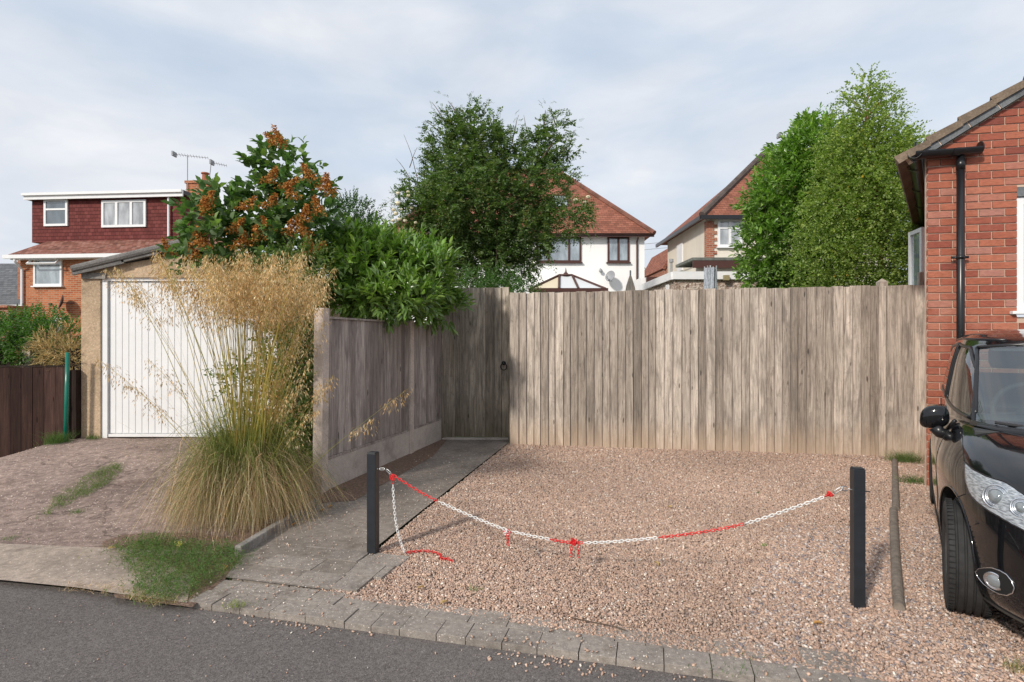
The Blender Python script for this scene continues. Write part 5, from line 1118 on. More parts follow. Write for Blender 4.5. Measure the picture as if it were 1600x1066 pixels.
# ---- birch
bq = P(1372, 530, 9.9)-Vector((0, 0, H_)); bi = thing('birch', 'tall airy birch with small light green leaves and reddish twigs beside the brick house', 'tree', bq)
bl = [blobp(1362, 395, 9.8, 74, 60), blobp(1352, 318, 9.8, 70, 66), blobp(1350, 250, 9.9, 62, 52), blobp(1350, 190, 9.9, 44, 44, w=.7), blobp(1402, 262, 9.9, 34, 58, w=.7), blobp(1352, 150, 9.9, 24, 32, w=.5), blobp(1395, 275, 9.8, 30, 46, w=.8), blobp(1295, 405, 9.7, 56, 48), blobp(1318, 250, 9.9, 26, 50, w=.7), blobp(1408, 350, 9.7, 26, 66), blobp(1415, 420, 9.6, 24, 40), blobp(1300, 330, 9.8, 40, 50, w=.8), blobp(1360, 470, 9.8, 90, 40), blobp(1415, 240, 9.8, 14, 20, w=.3)]
BC = [(.24, .36, .075), (.31, .42, .10), (.17, .27, .06), (.40, .47, .13)]
o_, d_ = blob_pts(bl, 10500, .3, 1.15, up=.0, front=.6)
cb_ = [shoots(o_, d_, rng.uniform(.14, .28, len(o_)), 8, 1.1, .052, .042, BC, fold=.15, grav=-.35, bend=.4)]
o_, d_ = blob_pts(bl, 60, .8, 1.0, up=0, front=2); cb_.append(shoots(o_, d_, .08, 3, 1., .05, .04, [(.60, .48, .05), (.55, .34, .04)], grav=-.3))
foliage('crown', cb_, M['leaf'], bi)
M['red_bark'] = m_plain('reddish_birch_bark', (.24, .085, .04), .6, dirt=.4, scale=12)
mb = MB(); t0_ = P(1378, 430, 9.75); branch(mb, bq, t0_, .05, .04, 4, .02, 8); branch(mb, t0_, P(1374, 360, 9.7), .04, .03, 5, .03, 8); branch(mb, P(1374, 360, 9.7), P(1350, 140, 9.9), .03, .006, 10, .05, 7)
for i in range(26):
    py = random.uniform(160, 400); s_ = P(1374-(360-py)*.11, py, 9.8); dx_ = random.choice((-1, 1))*random.uniform(25, 60)*(.4+(py-120)/280); branch(mb, s_, P(s_.x*F_/s_.y+CX+dx_, py-random.uniform(15, 45), 9.8+random.uniform(-.5, .5)), .011, .003, 5, .06, 5)
mb.build('trunk', M['red_bark'], bi, uv=False)
# ---- far tree in the gap
ft = thing('far_tree', 'small distant green tree top in the gap between the white and cream houses', 'tree', P(1026, 530, 46)-Vector((0, 0, H_)))
o_, d_ = blob_pts([blobp(1024, 437, 46, 22, 11), blobp(1012, 440, 46, 14, 9)], 420, .5, 1.05, up=.6); foliage('crown', [shoots(o_, d_, .5, 6, .9, .28, .15, [(.08, .15, .04), (.12, .2, .05)])], M['leaf'], ft)
mb = MB(); q = P(1026, 530, 46)-Vector((0, 0, H_)); mb.tube([q, P(1026, 440, 46)], .2, 6); mb.build('trunk', M['bark'], ft, uv=False)
# ---- left hedge and dry bamboo
hq = P(40, 530, 8.9)-Vector((0, 0, H_)); hd = thing('green_hedge', 'clipped bushy green hedge over the dark fence at the left edge', 'hedge', hq)
bl = [blobp(30, 520, 8.75, 50, 24), blobp(90, 528, 8.7, 40, 30), blobp(-30, 525, 8.8, 40, 26), blobp(50, 545, 8.55, 26, 20), blobp(60, 500, 8.9, 40, 14), blobp(10, 560, 8.95, 80, 50), blobp(-100, 525, 8.8, 60, 28)]
o_, d_ = blob_pts(bl, 2600, .6, 1.08, up=.6, front=.5); foliage('foliage', [shoots(o_, d_, .13, 8, .9, .055, .032, [(.055, .14, .025), (.08, .19, .035), (.12, .24, .05)])], M['leaf'], hd)
mb = MB()
for i in range(6): q = hq+Vector((-1.2+i*.42, .12, -.1)); branch(mb, q, q+Vector((0, 0, 1.5)), .025, .01, 4, .05, 6)
mb.build('stems', M['bark'], hd, uv=False)
dq_ = P(98, 530, 7.5)-Vector((0, 0, H_)); dbm = thing('dry_bamboo', 'dead straw-coloured bamboo hanging over the brown fence beside the green pole', 'bamboo', dq_)
bl = [blobp(95, 550, 7.4, 28, 22), blobp(80, 540, 7.5, 18, 18), blobp(112, 560, 7.2, 10, 22), blobp(116, 520, 7.5, 10, 16, w=.5)]
o_, d_ = blob_pts(bl, 260, .3, 1.05, up=.0, front=.8); a_ = shoots(o_, d_, .14, 6, .7, .085, .014, [(.62, .46, .22), (.50, .34, .15), (.70, .56, .32), (.30, .25, .10)], grav=-.5, fold=.3)
o2, d2 = blob_pts([blobp(98, 545, 7.6, 26, 26)], 50, .3, 1.0, up=0); b_ = shoots(o2, d2, .14, 6, .7, .07, .013, [(.08, .14, .03), (.12, .16, .05)], grav=-.3)
foliage('foliage', [a_, b_], M['dry'], dbm)
mb = MB()
for i in range(6): q = dq_+Vector((random.uniform(-.25, .2), 0, 0)); branch(mb, q, q+Vector((random.uniform(-.1, .1), -.1, random.uniform(1.5, 1.75))), .008, .004, 5, .05, 5)
mb.build('stems', M['bark'], dbm, uv=False)
# blossom-like dry sprig against the brick of the left house
# ---- giant feather grass
cz = 4.80; C0 = np.array([P(385, 0, cz).x, cz, 0.02]); fg_ = thing('feather_grass', 'huge clump of golden feather grass with tall stalks and a drooping straw skirt', 'grass', tuple(C0))
STR = [(.68, .50, .31), (.58, .41, .25), (.80, .64, .43), (.38, .28, .16)]; GRN = [(.16, .20, .05), (.22, .26, .08), (.11, .155, .035), (.30, .31, .11)]
NTF = 150; tph = rng.random(NTF)*2*pi; trr = rng.uniform(.8, 1.22, NTF); thh = rng.uniform(.72, 1.2, NTF); tcl = rng.uniform(.45, 1.4, NTF)
def blades(n, R0, R1, h0, h1, cols, wid, end=(0, .15), K=9, root=.13):
    k_ = rng.integers(0, NTF, n); ph = tph[k_]+rng.normal(0, .11, n); d = np.stack([np.cos(ph), np.sin(ph), np.zeros(n)], 1); rr = rng.uniform(R0, R1, n)*trr[k_]; hp = rng.uniform(h0, h1, n)*thh[k_]; ze = rng.uniform(end[0], end[1], n)
    b = C0+np.stack([np.cos(ph), np.sin(ph), np.zeros(n)], 1)*rng.uniform(0, root, n)[:, None]; t = np.linspace(0, 1, K)[None, :, None]
    kz = hp[:, None]*4*t[..., 0]*(1-t[..., 0])*.98+ze[:, None]*t[..., 0]**2; sw = rng.normal(0, .15, (n, 1, 3))*t*t*np.array([1, 1, 0])+rng.normal(0, .05, (n, 1, 3))*np.sin(t*5)*np.array([1, 1, .4])
    kr = (t[..., 0]**.95)*rr[:, None]; kr = np.where(t[..., 0] > .6, kr-(t[..., 0]-.6)**2*rr[:, None]*.7, kr)
    p = b[:, None]+d[:, None]*kr[..., None]+sw; p[..., 2] = C0[2]+np.maximum(kz, 0.002); p += rng.normal(0, .007, p.shape)*t
    return ribbons(None, p, np.full(n, wid)*rng.uniform(.7, 1.3, n), np.clip(palette(n, cols, .18)*tcl[k_][:, None], .01, .9))
bl_ = [blades(3900, .27, .47, .30, .60, STR, .0040, (0, .08)), blades(2100, .20, .45, .42, .72, GRN, .004, (0, .2)), blades(420, .12, .5, .45, .75, GRN, .004, (.2, .6)), blades(500, .34, .58, .25, .55, STR, .0032, (0, .10))]
foliage('skirt_blades', bl_, M['dry'], fg_)
n = 760; ph = rng.random(n)*2*pi; b = C0+np.stack([np.cos(ph), np.sin(ph), np.zeros(n)], 1)*rng.uniform(0, .15, n)[:, None]; h = rng.uniform(.5, 1.1, n); t = np.linspace(0, 1, 6)[None, :, None]
le_ = rng.normal(0, .30, (n, 3))*np.array([1, .8, 0]); p = b[:, None]+le_[:, None]*t**1.5; p[..., 2] = C0[2]+h[:, None]*t[..., 0]; foliage('upright_blades', [ribbons(None, p, np.full(n, .0045), palette(n, [(.14, .21, .04), (.21, .28, .06), (.30, .33, .09)]))], M['dry'], fg_)
tips = []
for i in range(126):
    if i < 88: x_ = rng.normal(415, 60); y_ = rng.uniform(385, 455)+max(0, 340-x_)*.05
    else: x_ = rng.uniform(165, 420); y_ = 388+rng.uniform(0, 60)+max(0, 250-x_)*.35
    x_ = min(x_, 505+rng.normal(0, 8)); tips.append((x_, y_, cz+rng.uniform(-.65, .5)))
tips += [(486, 560, 4.6), (482, 480, 4.8), (470, 600, 4.7), (498, 430, 4.7), (515, 600, 4.4), (470, 520, 4.8), (448, 540, 4.7), (150, 560, 4.7), (200, 600, 4.6), (230, 560, 4.7), (460, 460, 4.7), (495, 640, 4.6), (510, 500, 4.7)]+[(rng.uniform(395, 478), rng.uniform(440, 640), rng.uniform(4.6, 5.3)) for _ in range(15)]
special = [(640, 606, 4.35), (588, 652, 4.2), (522, 585, 4.3)]
paths = []; spk = []; th_ = []
for i, (x_, y_, z_) in enumerate(tips+special):
    T_ = arr([P(x_, y_, z_)])[0]; b = C0+np.array([rng.normal(0, .06)+(T_[0]-C0[0])*.08, rng.normal(0, .06), .05]); mid = b*.42+T_*.58; mid[2] = b[2]+(T_[2]-b[2])*(.66 if i < len(tips) else .50); mid[0] = b[0]+(T_[0]-b[0])*.42
    t = np.linspace(0, 1, 12)[:, None]; cv = b*(1-t)**2+2*mid*t*(1-t)+T_*t*t; paths.append(cv)
    sm_ = i >= len(tips); nS = 118 if not sm_ else 70; pl__ = .42 if not sm_ else .22
    ln = np.linalg.norm(T_-b); f = 1-rng.random(nS)**.85*min(.5, pl__/ln); ax = b*(1-f[:, None])**2+2*mid*(f*(1-f))[:, None]+T_*(f**2)[:, None]
    spr = (.025+.10*np.sin(np.clip((1-f)/(pl__/ln), 0, 1)*pi*.85))*(1. if not sm_ else .75); off = unit(rng.normal(size=(nS, 3)))*(spr*rng.random(nS)**.6)[:, None]; off[:, 2] = off[:, 2]*.7-.035*np.linalg.norm(off, axis=1)/.1
    spk.append((ax+off, unit(off*1.5+np.array([0, 0, -.05])+rng.normal(0, .02, (nS, 3))))); kk = rng.choice(nS, 34, replace=False); th_.append((ax[kk]-(T_-b)/ln*.05, (ax+off)[kk]))
paths = np.array(paths); n = len(paths); foliage('stalks', [ribbons(None, paths, np.full(n, .0085), palette(n, [(.48, .44, .12), (.36, .40, .10), (.62, .50, .20), (.52, .36, .13)], .15)), ribbons(None, paths+.0, np.full(n, .0075), palette(n, [(.46, .44, .12), (.60, .48, .18)], .15))], M['dry'], fg_)
pf_ = np.concatenate([np.full(len(a), rng.uniform(.62, 1.15)) for a, b in spk]); p_ = np.concatenate([a for a, b in spk]); d_ = np.concatenate([b for a, b in spk])+np.array([0, 0, -.35]); n = len(p_)
GO = [(.74, .54, .27), (.82, .65, .38), (.60, .40, .18), (.86, .73, .50)]
a1 = leaf_arrays(p_, d_, .030, .0068, np.clip(palette(n, GO, .15)*pf_[:, None]**np.array([.8, 1.1, 1.5]), .01, 1), fold=.4); k_ = rng.random(n) < .5; m_ = int(k_.sum()); aw = np.stack([p_[k_], p_[k_]+unit(d_[k_])*.05+rng.normal(0, .006, (m_, 3))], 1); a2 = ribbons(None, aw, np.full(m_, .0011), palette(m_, GO, .1))
q0 = np.concatenate([a for a, b in th_]); q1 = np.concatenate([b for a, b in th_]); a3 = ribbons(None, np.stack([q0, (q0+q1)/2+np.array([0, 0, .008]), q1], 1), np.full(len(q0), .0011), palette(len(q0), GO, .1), taper=False)
foliage('flower_plumes', [a1, a2, a3], M['dry'], fg_)
# ---- weeds, grass tufts
def in_poly_px(poly, n, zf=lambda x, y: 0*x):
    w = arr([G(*p) for p in poly]); x = rng.uniform(w[:, 0].min(), w[:, 0].max(), n*4); y = rng.uniform(w[:, 1].min(), w[:, 1].max(), n*4); k = inside(x, y, [(a[0], a[1]) for a in w]); x, y = x[k][:n], y[k][:n]; return np.stack([x, y, zf(x, y)], 1)
def tuft(pts, h, w, cols, lean=.5, K=4, wid=.003):
    n = len(pts); t = np.linspace(0, 1, K)[None, :, None]; d = rng.normal(0, 1, (n, 3)); d[:, 2] = 0; hh = h*rng.uniform(.4, 1.1, n); p = pts[:, None]+d[:, None]*(t**1.6)*(hh*lean)[:, None, None]; p[..., 2] += hh[:, None]*(t[..., 0]-.25*lean*t[..., 0]**2); return ribbons(None, p, np.full(n, wid), palette(n, cols, .15))
wp = in_poly_px([(175, 858), (235, 845), (370, 862), (385, 880), (345, 905), (300, 938), (240, 946), (205, 930), (215, 905)], 7000, lambda x, y: 0*x+.008)
_k = rng.random(len(wp)) < .25+.75*(.5+.5*np.sin(wp[:, 0]*31+3*np.sin(wp[:, 1]*23))*np.cos(wp[:, 1]*27+wp[:, 0]*9)); wp = wp[_k]; wp[:, :2] += rng.normal(0, .035, (len(wp), 2))*(rng.random((len(wp), 1)) < .35)*2
wt = tuft(wp, .060, 1, [(.08, .17, .035), (.12, .22, .05), (.05, .11, .025), (.26, .27, .09), (.40, .34, .17)], 1.1, wid=.0026); o_ = wp[rng.random(len(wp)) < .4]; o_ = o_+np.array([0, 0, .02])+rng.random((len(o_), 1))*np.array([0, 0, .035])
wl_ = shoots(o_, rng.normal(0, .6, o_.shape)+np.array([0, 0, .6]), .035, 5, 1., .016, .007, [(.06, .15, .03), (.09, .20, .04), (.13, .22, .05)])
dr_s = tuft(in_poly_px([(200, 925), (300, 942), (240, 948), (190, 935)], 260), .05, 1, STR, .9, wid=.003)
o = foliage('weeds', [wt, wl_, dr_s], M['leaf_matte'], None); tag(o, 'mat of low green weeds at the foot of the feathery grass by the road', 'weeds', kind='stuff')
sheet('weed_soil', [(p[0], p[1]) for p in (G(180, 935), G(300, 950), G(340, 915), G(395, 872), (-1.8, 4.25, 0), (-2.9, 4.6, 0), G(150, 850))], .004, M['soil'])
dh = lambda x, y: drive_h(x, y)+.014
s1_ = in_poly_px([(62, 816), (100, 800), (160, 780), (190, 760), (182, 752), (130, 770), (85, 792)], 3200, dh); s1_ = s1_[rng.random(len(s1_)) < .15+.85*(.5+.5*np.sin(s1_[:, 0]*17+2*np.sin(s1_[:, 1]*13))*np.cos(s1_[:, 1]*19))]; s1_[:, :2] += rng.normal(0, .022, (len(s1_), 2)); s1_[:, 2] += .012*np.sin(s1_[:, 0]*3.1+s1_[:, 1]*2.2)*np.sin(s1_[:, 1]*4.1); o = foliage('grass_strip', [tuft(s1_, .055, 1, [(.08, .16, .03), (.13, .22, .05), (.20, .24, .08)], .8)], M['leaf_matte'], None); tag(o, 'strip of green grass growing in a crack across the driveway', 'grass', kind='stuff')
def small_tuft(px, py, r, n, h, cols, label, name='grass_tuft', z=None, lean=.6, cat='grass tuft'):
    c = G(px, py) if z is None else z; pts = arr([c])+rng.normal(0, r, (n, 3))*np.array([1, .7, 0]); pts[:, 2] = (drive_h(pts[:, 0], pts[:, 1]) if px < 280 else 0)+.010; o = foliage(name, [tuft(pts, h, 1, cols, lean)], M['leaf_matte'], None); tag(o, label, cat)
GC = [(.08, .17, .03), (.12, .22, .045), (.06, .12, .03)]
small_tuft(96, 692, .07, 500, .17, GC, 'green grass tuft at the foot of the green pole', z=Vector((-5.42, 6.85, .2)))
small_tuft(146, 684, .05, 160, .07, GC, 'small green tuft at the foot of the garage pillar', z=Vector((-5.13, 7.05, .26)))
small_tuft(1412, 722, .10, 800, .14, GC+[(.25, .26, .12)], 'grass tuft at the fence foot behind the parked car', z=G(1414, 722))
small_tuft(1425, 755, .07, 320, .09, GC, 'grass tuft beside the far end of the edging log', z=G(1425, 755))
small_tuft(120, 808, .03, 80, .04, GC, 'tiny weed just below the grass strip on the driveway')
small_tuft(15, 845, .05, 60, .03, GC, 'tiny weed in the driveway joint at the left edge')
small_tuft(1185, 772, .012, 20, .03, GC, 'tiny seedling in the gravel behind the chain')
small_tuft(1194, 855, .012, 26, .03, [(.16, .34, .04)], 'bright green seedling in the middle of the gravel')
small_tuft(742, 925, .015, 26, .035, [(.20, .38, .10), (.1, .2, .05)], 'pale seedling near the front of the gravel')
small_tuft(1150, 1048, .10, 70, .03, GC, 'sparse moss-like weeds between the last pavers')
small_tuft(1590, 1050, .03, 120, .05, GC+STR, 'grass tuft at the bottom right corner of the gravel')
small_tuft(372, 955, .04, 120, .03, [(.25, .30, .06), (.3, .33, .1)], 'yellow-green moss cushion in the road gutter', z=G(370, 958, -.03))
small_tuft(545, 755, .04, 50, .04, GC, 'small weed at the foot of the gravel board', z=G(535, 768))
o = foliage('dry_straw', [tuft(in_poly_px([(90, 925), (200, 932), (195, 920), (110, 912)], 200), .05, 1, STR, 1.2, wid=.002), tuft(in_poly_px([(190, 745), (260, 760), (270, 715), (200, 715)], 260, dh), .04, 1, STR, 1.8, wid=.002)], M['dry'], None); tag(o, 'dry straw bits along the driveway joints', 'straw', kind='stuff')
# a yellow flower head and fallen leaves
q = G(280, 866); n = 60; pos = arr([q])+rng.normal(0, .012, (n, 3)); pos[:, 2] = .055+rng.random(n)*.03; o = foliage('yellow_flower', [leaf_arrays(pos, rng.normal(size=(n, 3)), .010, .007, palette(n, [(.62, .55, .10), (.7, .65, .2)])), tuft(arr([q]), .06, 1, GC, .1)], M['leaf_matte'], None); tag(o, 'small yellow flower head standing in the green weed mat', 'flower')
fl = [(505, 798, 'curled orange leaf at the foot of the near fence post'), (520, 790, 'brown leaf on the soil strip by the fence'), (353, 884, 'orange dead leaf on the corner of the weed mat'), (1022, 878, 'tan leaf lying in the gravel centre'), (1050, 793, 'small tan leaf in the gravel behind the red chain section'), (168, 858, 'pale dead leaf at the left edge of the weeds'), (663, 918, 'cream leaf near the front edge of the gravel'), (688, 944, 'yellow leaf on the gravel edge by the pavers'), (1270, 975, 'orange leaf on the pavers near the right post'), (455, 822, 'brown leaf beside the edging kerb')]
for px, py, lb_ in fl:
    q = arr([G(px, py, .02)]); V_, F3, C_ = leaf_arrays(q, np.array([[rng.normal(), rng.normal(), .15]]), .055, .03, [(.55, .30, .10) if 'orange' in lb_ or 'brown' in lb_ else (.62, .46, .20)], fold=.35, fine=True); tag(npmesh('fallen_leaf', V_, F3, M['dry'], None, col=C_), lb_, 'leaf', 'fallen leaves')
mb = MB(); mb.tube(smooth_curve([G(892, 965, .02), G(925, 972, .02), G(955, 978, .022), G(978, 985, .02)], 5), .003, 5); tag(mb.build('thin_twig', M['bark'], uv=False), 'thin brown twig lying on the front edge of the gravel', 'twig')
# ================================================ PARKED CAR (local x = its right side, y = forward, front axle at y=0)
CTH = .60; Oc = Vector((3.13, 2.77, 0)); hv = Vector((-sin(CTH), -cos(CTH), 0)); rv = Vector((hv.y, -hv.x, 0)); crot = math.atan2(rv.y, rv.x)
car = thing('parked_car', 'glossy black hatchback parked on the gravel facing the road, cut off by the right edge', 'car', Oc, rot=crot)
def m_carpaint():
    t = NT('black_car_paint'); n = t.noise(t.obj, 7, 5); z = t.n('ShaderNodeSeparateXYZ', {0: t.obj}).outputs[2]
    d = t.ramp(t.math('ADD', z, t.math('MULTIPLY', n, .25)), [(.26, .12), (.40, .0)])
    t.set(t.mix(d, (.006, .0065, .008), (.10, .07, .05)), t.mix(d, (.16,)*3, (.6,)*3), spec=.08); t.b.inputs['Coat Weight'].default_value = 1; t.b.inputs['Coat Roughness'].default_value = .025; return t.m
CPm = m_carpaint()
M['tyre'] = m_plain('tyre_rubber', (.028, .027, .027), .8, dirt=.5, scale=18, bump=.002)
M['rim'] = m_plain('alloy', (.50, .51, .53), .3, metal=.9, dirt=.3)
M['chrome'] = m_plain('chrome', (.80, .82, .85), .25, metal=1., dirt=.05)
M['liner'] = m_plain('black_liner', (.010, .010, .010), .9)
def schlick(t, f0):
    g = t.n('ShaderNodeNewGeometry'); d = t.n('ShaderNodeVectorMath', {0: g.outputs['Normal'], 1: g.outputs['Incoming']}, operation='DOT_PRODUCT').outputs['Value']
    c = t.math('SUBTRACT', 1., t.math('ABSOLUTE', d)); return t.math('ADD', t.math('MULTIPLY', t.math('POWER', c, 5.), 1-f0), f0)
t = NT('car_glass'); fr = schlick(t, .17); gl = t.n('ShaderNodeBsdfGlossy', {0: (1, 1, 1, 1), 1: .02}); tr = t.n('ShaderNodeBsdfTransparent', {0: (.60, .76, .74, 1)})
ms = t.n('ShaderNodeMixShader', {0: t.math('ADD', fr, .015), 1: tr.outputs[0], 2: gl.outputs[0]}); t.l(ms.outputs[0], t.o.inputs[0]); M['car_glass'] = t.m
t = NT('lamp_lens'); fr = schlick(t, .04); gl = t.n('ShaderNodeBsdfGlossy', {0: (1, 1, 1, 1), 1: .03}); tr = t.n('ShaderNodeBsdfTransparent', {0: (.92, .94, .95, 1)})
ms = t.n('ShaderNodeMixShader', {0: fr, 1: tr.outputs[0], 2: gl.outputs[0]}); t.l(ms.outputs[0], t.o.inputs[0]); M['lens'] = t.m
t = NT('lamp_reflector'); n = t.noise(t.mapping(t.obj, (1, 1, 6)), 28, 2); t.set(t.ramp(n, [(.35, (.34, .36, .39)), (.6, (.80, .82, .85))]), .38, t.bump(n, .5, .01), metal=.45); M['refl'] = t.m
BT = np.array([(.17,.78,.66,-3.02,3.0),(.22,.82,.745,-3.08,3.0),(.30,.84,.795,-3.12,3.0),(.40,.853,.82,-3.135,2.9),(.52,.858,.822,-3.135,2.8),(.62,.862,.81,-3.12,2.7),(.70,.866,.775,-3.10,2.6),(.76,.862,.725,-3.08,2.6),(.82,.848,.635,-3.06,2.7),(.88,.825,.47,-3.04,2.9),(.925,.80,.29,-3.02,3.2),(.96,.775,.11,-3.0,3.5),(.985,.75,-.03,-2.98,3.6)])
CT = np.array([(.955,.768,.02,-2.98,3.9),(1.05,.762,-.19,-2.97,4.0),(1.20,.738,-.46,-2.95,4.0),(1.35,.705,-.74,-2.89,4.0),(1.43,.675,-.905,-2.83,3.8),(1.475,.635,-1.05,-2.75,3.5),(1.503,.565,-1.22,-2.62,3.2),(1.522,.43,-1.45,-2.4,3.0),(1.53,.22,-1.72,-2.15,2.6)])
def prm(T, z):
    z = np.clip(z, T[0, 0], T[-1, 0]); # smooth interpolation (Catmull-like through gradient)
    out = []
    for k in range(1, 5):
        g = np.gradient(T[:, k], T[:, 0]); i = np.clip(np.searchsorted(T[:, 0], z)-1, 0, len(T)-2); h = T[i+1, 0]-T[i, 0]; s = (z-T[i, 0])/h
        out.append((2*s**3-3*s**2+1)*T[i, k]+(s**3-2*s**2+s)*h*g[i]+(-2*s**3+3*s**2)*T[i+1, k]+(s**3-s**2)*h*g[i+1])
    return out
def surf(T, ph, z, off=0.):
    """ph: 0 front centre, pi/2 right side, pi rear"""
    def raw(ph, z):
        W_, Yf, Yr, n = prm(T, z); Yc = -.75 if T is BT else -1.7
        s, c = np.sin(ph), np.cos(ph); nn = np.where(c > 0, n, 3.6); A_ = np.where(c > 0, Yf-Yc, Yc-Yr)
        return np.stack([W_*np.sign(s)*np.abs(s)**(2/nn), Yc+A_*np.sign(c)*np.abs(c)**(2/nn), z+0*ph], -1)
    ph = np.asarray(ph, float); z = np.asarray(z, float); ph, z = np.broadcast_arrays(ph, z); p = raw(ph, z)
    if np.any(off):
        e = 1e-3; a = raw(ph+e, z)-raw(ph-e, z); b = raw(ph, z+e)-raw(ph, z-e); n_ = unit(np.cross(b, a)); out_ = p-np.array([0, -1.2, .6]); sg = np.sign((n_*out_).sum(-1, keepdims=True)); p = p+n_*sg*np.asarray(off)[..., None]
    return p
def side_phi(T, y, z):
    W_, Yf, Yr, n = prm(T, np.asarray(z, float)); Yc = -.75 if T is BT else -1.7; q = np.where(y > Yc, (y-Yc)/(Yf-Yc), -(Yc-y)/(Yc-Yr)); nn = np.where(y > Yc, n, 3.6)
    return np.arccos(np.clip(np.sign(q)*np.abs(q)**(nn/2), -1, 1))
def front_phi(T, x, z): W_, Yf, Yr, n = prm(T, np.asarray(z, float)); return np.arcsin(np.clip(np.sign(x)*np.abs(x/W_)**(n/2), -1, 1))
def gridmesh(name, Pg, mat, parent=car, smooth=True, thick=0):
    a, b = Pg.shape[:2]; F4 = [(i*b+j, i*b+j+1, (i+1)*b+j+1, (i+1)*b+j) for i in range(a-1) for j in range(b-1)]
    return npmesh(name, Pg.reshape(-1, 3), F4, mat, parent, smooth=smooth, local=True)
# body shell (closed), wheel arches cut out
NP = 160; phs = np.linspace(0, 2*pi, NP, endpoint=False); phs = phs+.0*np.sin(2*phs)
zs = np.concatenate([np.linspace(.17, .70, 26), np.linspace(.715, .985, 34)])
ring = np.array([surf(BT, np.where(phs > pi, phs-2*pi, phs), z) for z in zs]); V = ring.reshape(-1, 3).tolist(); nz = len(zs)
Fc = [(k*NP+i, k*NP+(i+1) % NP, (k+1)*NP+(i+1) % NP, (k+1)*NP+i) for k in range(nz-1) for i in range(NP)]+[tuple(reversed(range(NP))), tuple(range((nz-1)*NP, nz*NP))]
me = bpy.data.meshes.new('body'); me.from_pydata(V, [], Fc); me.materials.append(CPm); me.materials.append(M['liner']); bm = bmesh.new(); bm.from_mesh(me); bmesh.ops.recalc_face_normals(bm, faces=bm.faces); bm.to_mesh(me); bm.free()
body = bpy.data.objects.new('body', me); COL.objects.link(body)
cuts = []
for yy in (0, -2.489):
    for sx in (1, -1):
        mb = MB(); mb.tube([(sx*.52, yy, .325), (sx*1.2, yy, .325)], .343 if yy == 0 else .335, 48); mb.box(sx*.86-.34, sx*.86+.34, yy-.335, yy+.335, -.2, .30); c_ = mb.build('cut', M['liner'], None, uv=False); c_.data.materials.clear(); c_.data.materials.append(CPm); c_.data.materials.append(M['liner'])
        for p in c_.data.polygons: p.material_index = 1
        # only the tube is needed above, box below: union by two modifiers
        c_.hide_render = True; cuts.append(c_)
        m_ = body.modifiers.new('b', 'BOOLEAN'); m_.operation = 'DIFFERENCE'; m_.object = c_; m_.solver = 'EXACT'; m_.use_self = True
bpy.context.view_layer.update(); dg_ = bpy.context.evaluated_depsgraph_get(); nm = bpy.data.meshes.new_from_object(body.evaluated_get(dg_)); body.modifiers.clear(); body.data = nm; body.parent = car
for c_ in cuts: bpy.data.objects.remove(c_)
for p in nm.polygons: p.use_smooth = True
try: nm.set_sharp_from_angle(angle=R(35))
except Exception: pass
# arch lips: slight flare
for yy, r_ in ((0, .346), (-2.489, .338)):
    for sx in (1, -1):
        mb = MB(); pts = []
        for a in np.linspace(-.10, pi+.10, 40):
            y_, z_ = yy+r_*cos(a), .325+r_*sin(a); 
            if z_ < .18: continue
            x_ = float(surf(BT, side_phi(BT, y_, z_), z_)[0]); pts.append((sx*(x_-.002), y_, z_))
        mb.tube(pts, .007, 6); mb.build('arch_lip', CPm, car, smooth=True, uv=False, local=True)
# cabin: fine grid with window openings removed
NPc = 420; pc = np.linspace(-pi, pi, NPc+1); zc_l = np.concatenate([np.linspace(.955, 1.44, 90), np.linspace(1.445, 1.53, 24)])
Pc = surf(CT, pc[None, :]+0*zc_l[:, None], zc_l[:, None]+0*pc[None, :])
def belt(y): return 1.005+(-y-.35)*.040
def win_ws(p): return (p[..., 1] > -1.45) & (np.abs(p[..., 0]) < np.interp(p[..., 2], [.98, 1.43], [.675, .600])) & (p[..., 2] < 1.432-.035*(np.abs(p[..., 0])/.6)**2) & (p[..., 2] > .99)
def sw_top(y): return np.interp(y, [-2.75, -2.5, -2.1, -1.5, -1.1, -.8, -.45], [1.22, 1.33, 1.40, 1.425, 1.40, 1.27, 1.03])
def win_side(p): y = p[..., 1]; return (y < -.47) & (y > -2.72) & (p[..., 2] > belt(y)) & (p[..., 2] < sw_top(y)) & ~((y > -1.50) & (y < -1.40)) & ~((y > -2.50) & (y < -2.42))
def win_rear(p): return (p[..., 1] < -2.75) & (np.abs(p[..., 0]) < .52) & (p[..., 2] > 1.06) & (p[..., 2] < 1.40)
cen = (Pc[:-1, :-1]+Pc[1:, 1:])/2; hole = win_ws(cen) | (win_side(cen) & (np.abs(cen[..., 0]) > .55)) | win_rear(cen)
nb = NPc+1; F4 = [(i*nb+j, i*nb+j+1, (i+1)*nb+j+1, (i+1)*nb+j) for i in range(len(zc_l)-1) for j in range(NPc) if not hole[i, j]]
F4n = np.array(F4); V_ = Pc.reshape(-1, 3); topc = np.array([[0, -1.93, 1.5312]]); V_ = np.concatenate([V_, topc]); b0 = (len(zc_l)-1)*nb
cab = npmesh('cabin_shell', V_, np.concatenate([F4n, np.array([(b0+j, b0+j+1, len(V_)-1, len(V_)-1) for j in range(NPc)])[:0]]) if False else F4n, CPm, car, smooth=True, local=True)
npmesh('roof_panel', np.concatenate([Pc[-1, :-1], topc]), np.array([(j, (j+1) % NPc, NPc) for j in range(NPc)]), CPm, car, smooth=True, local=True)
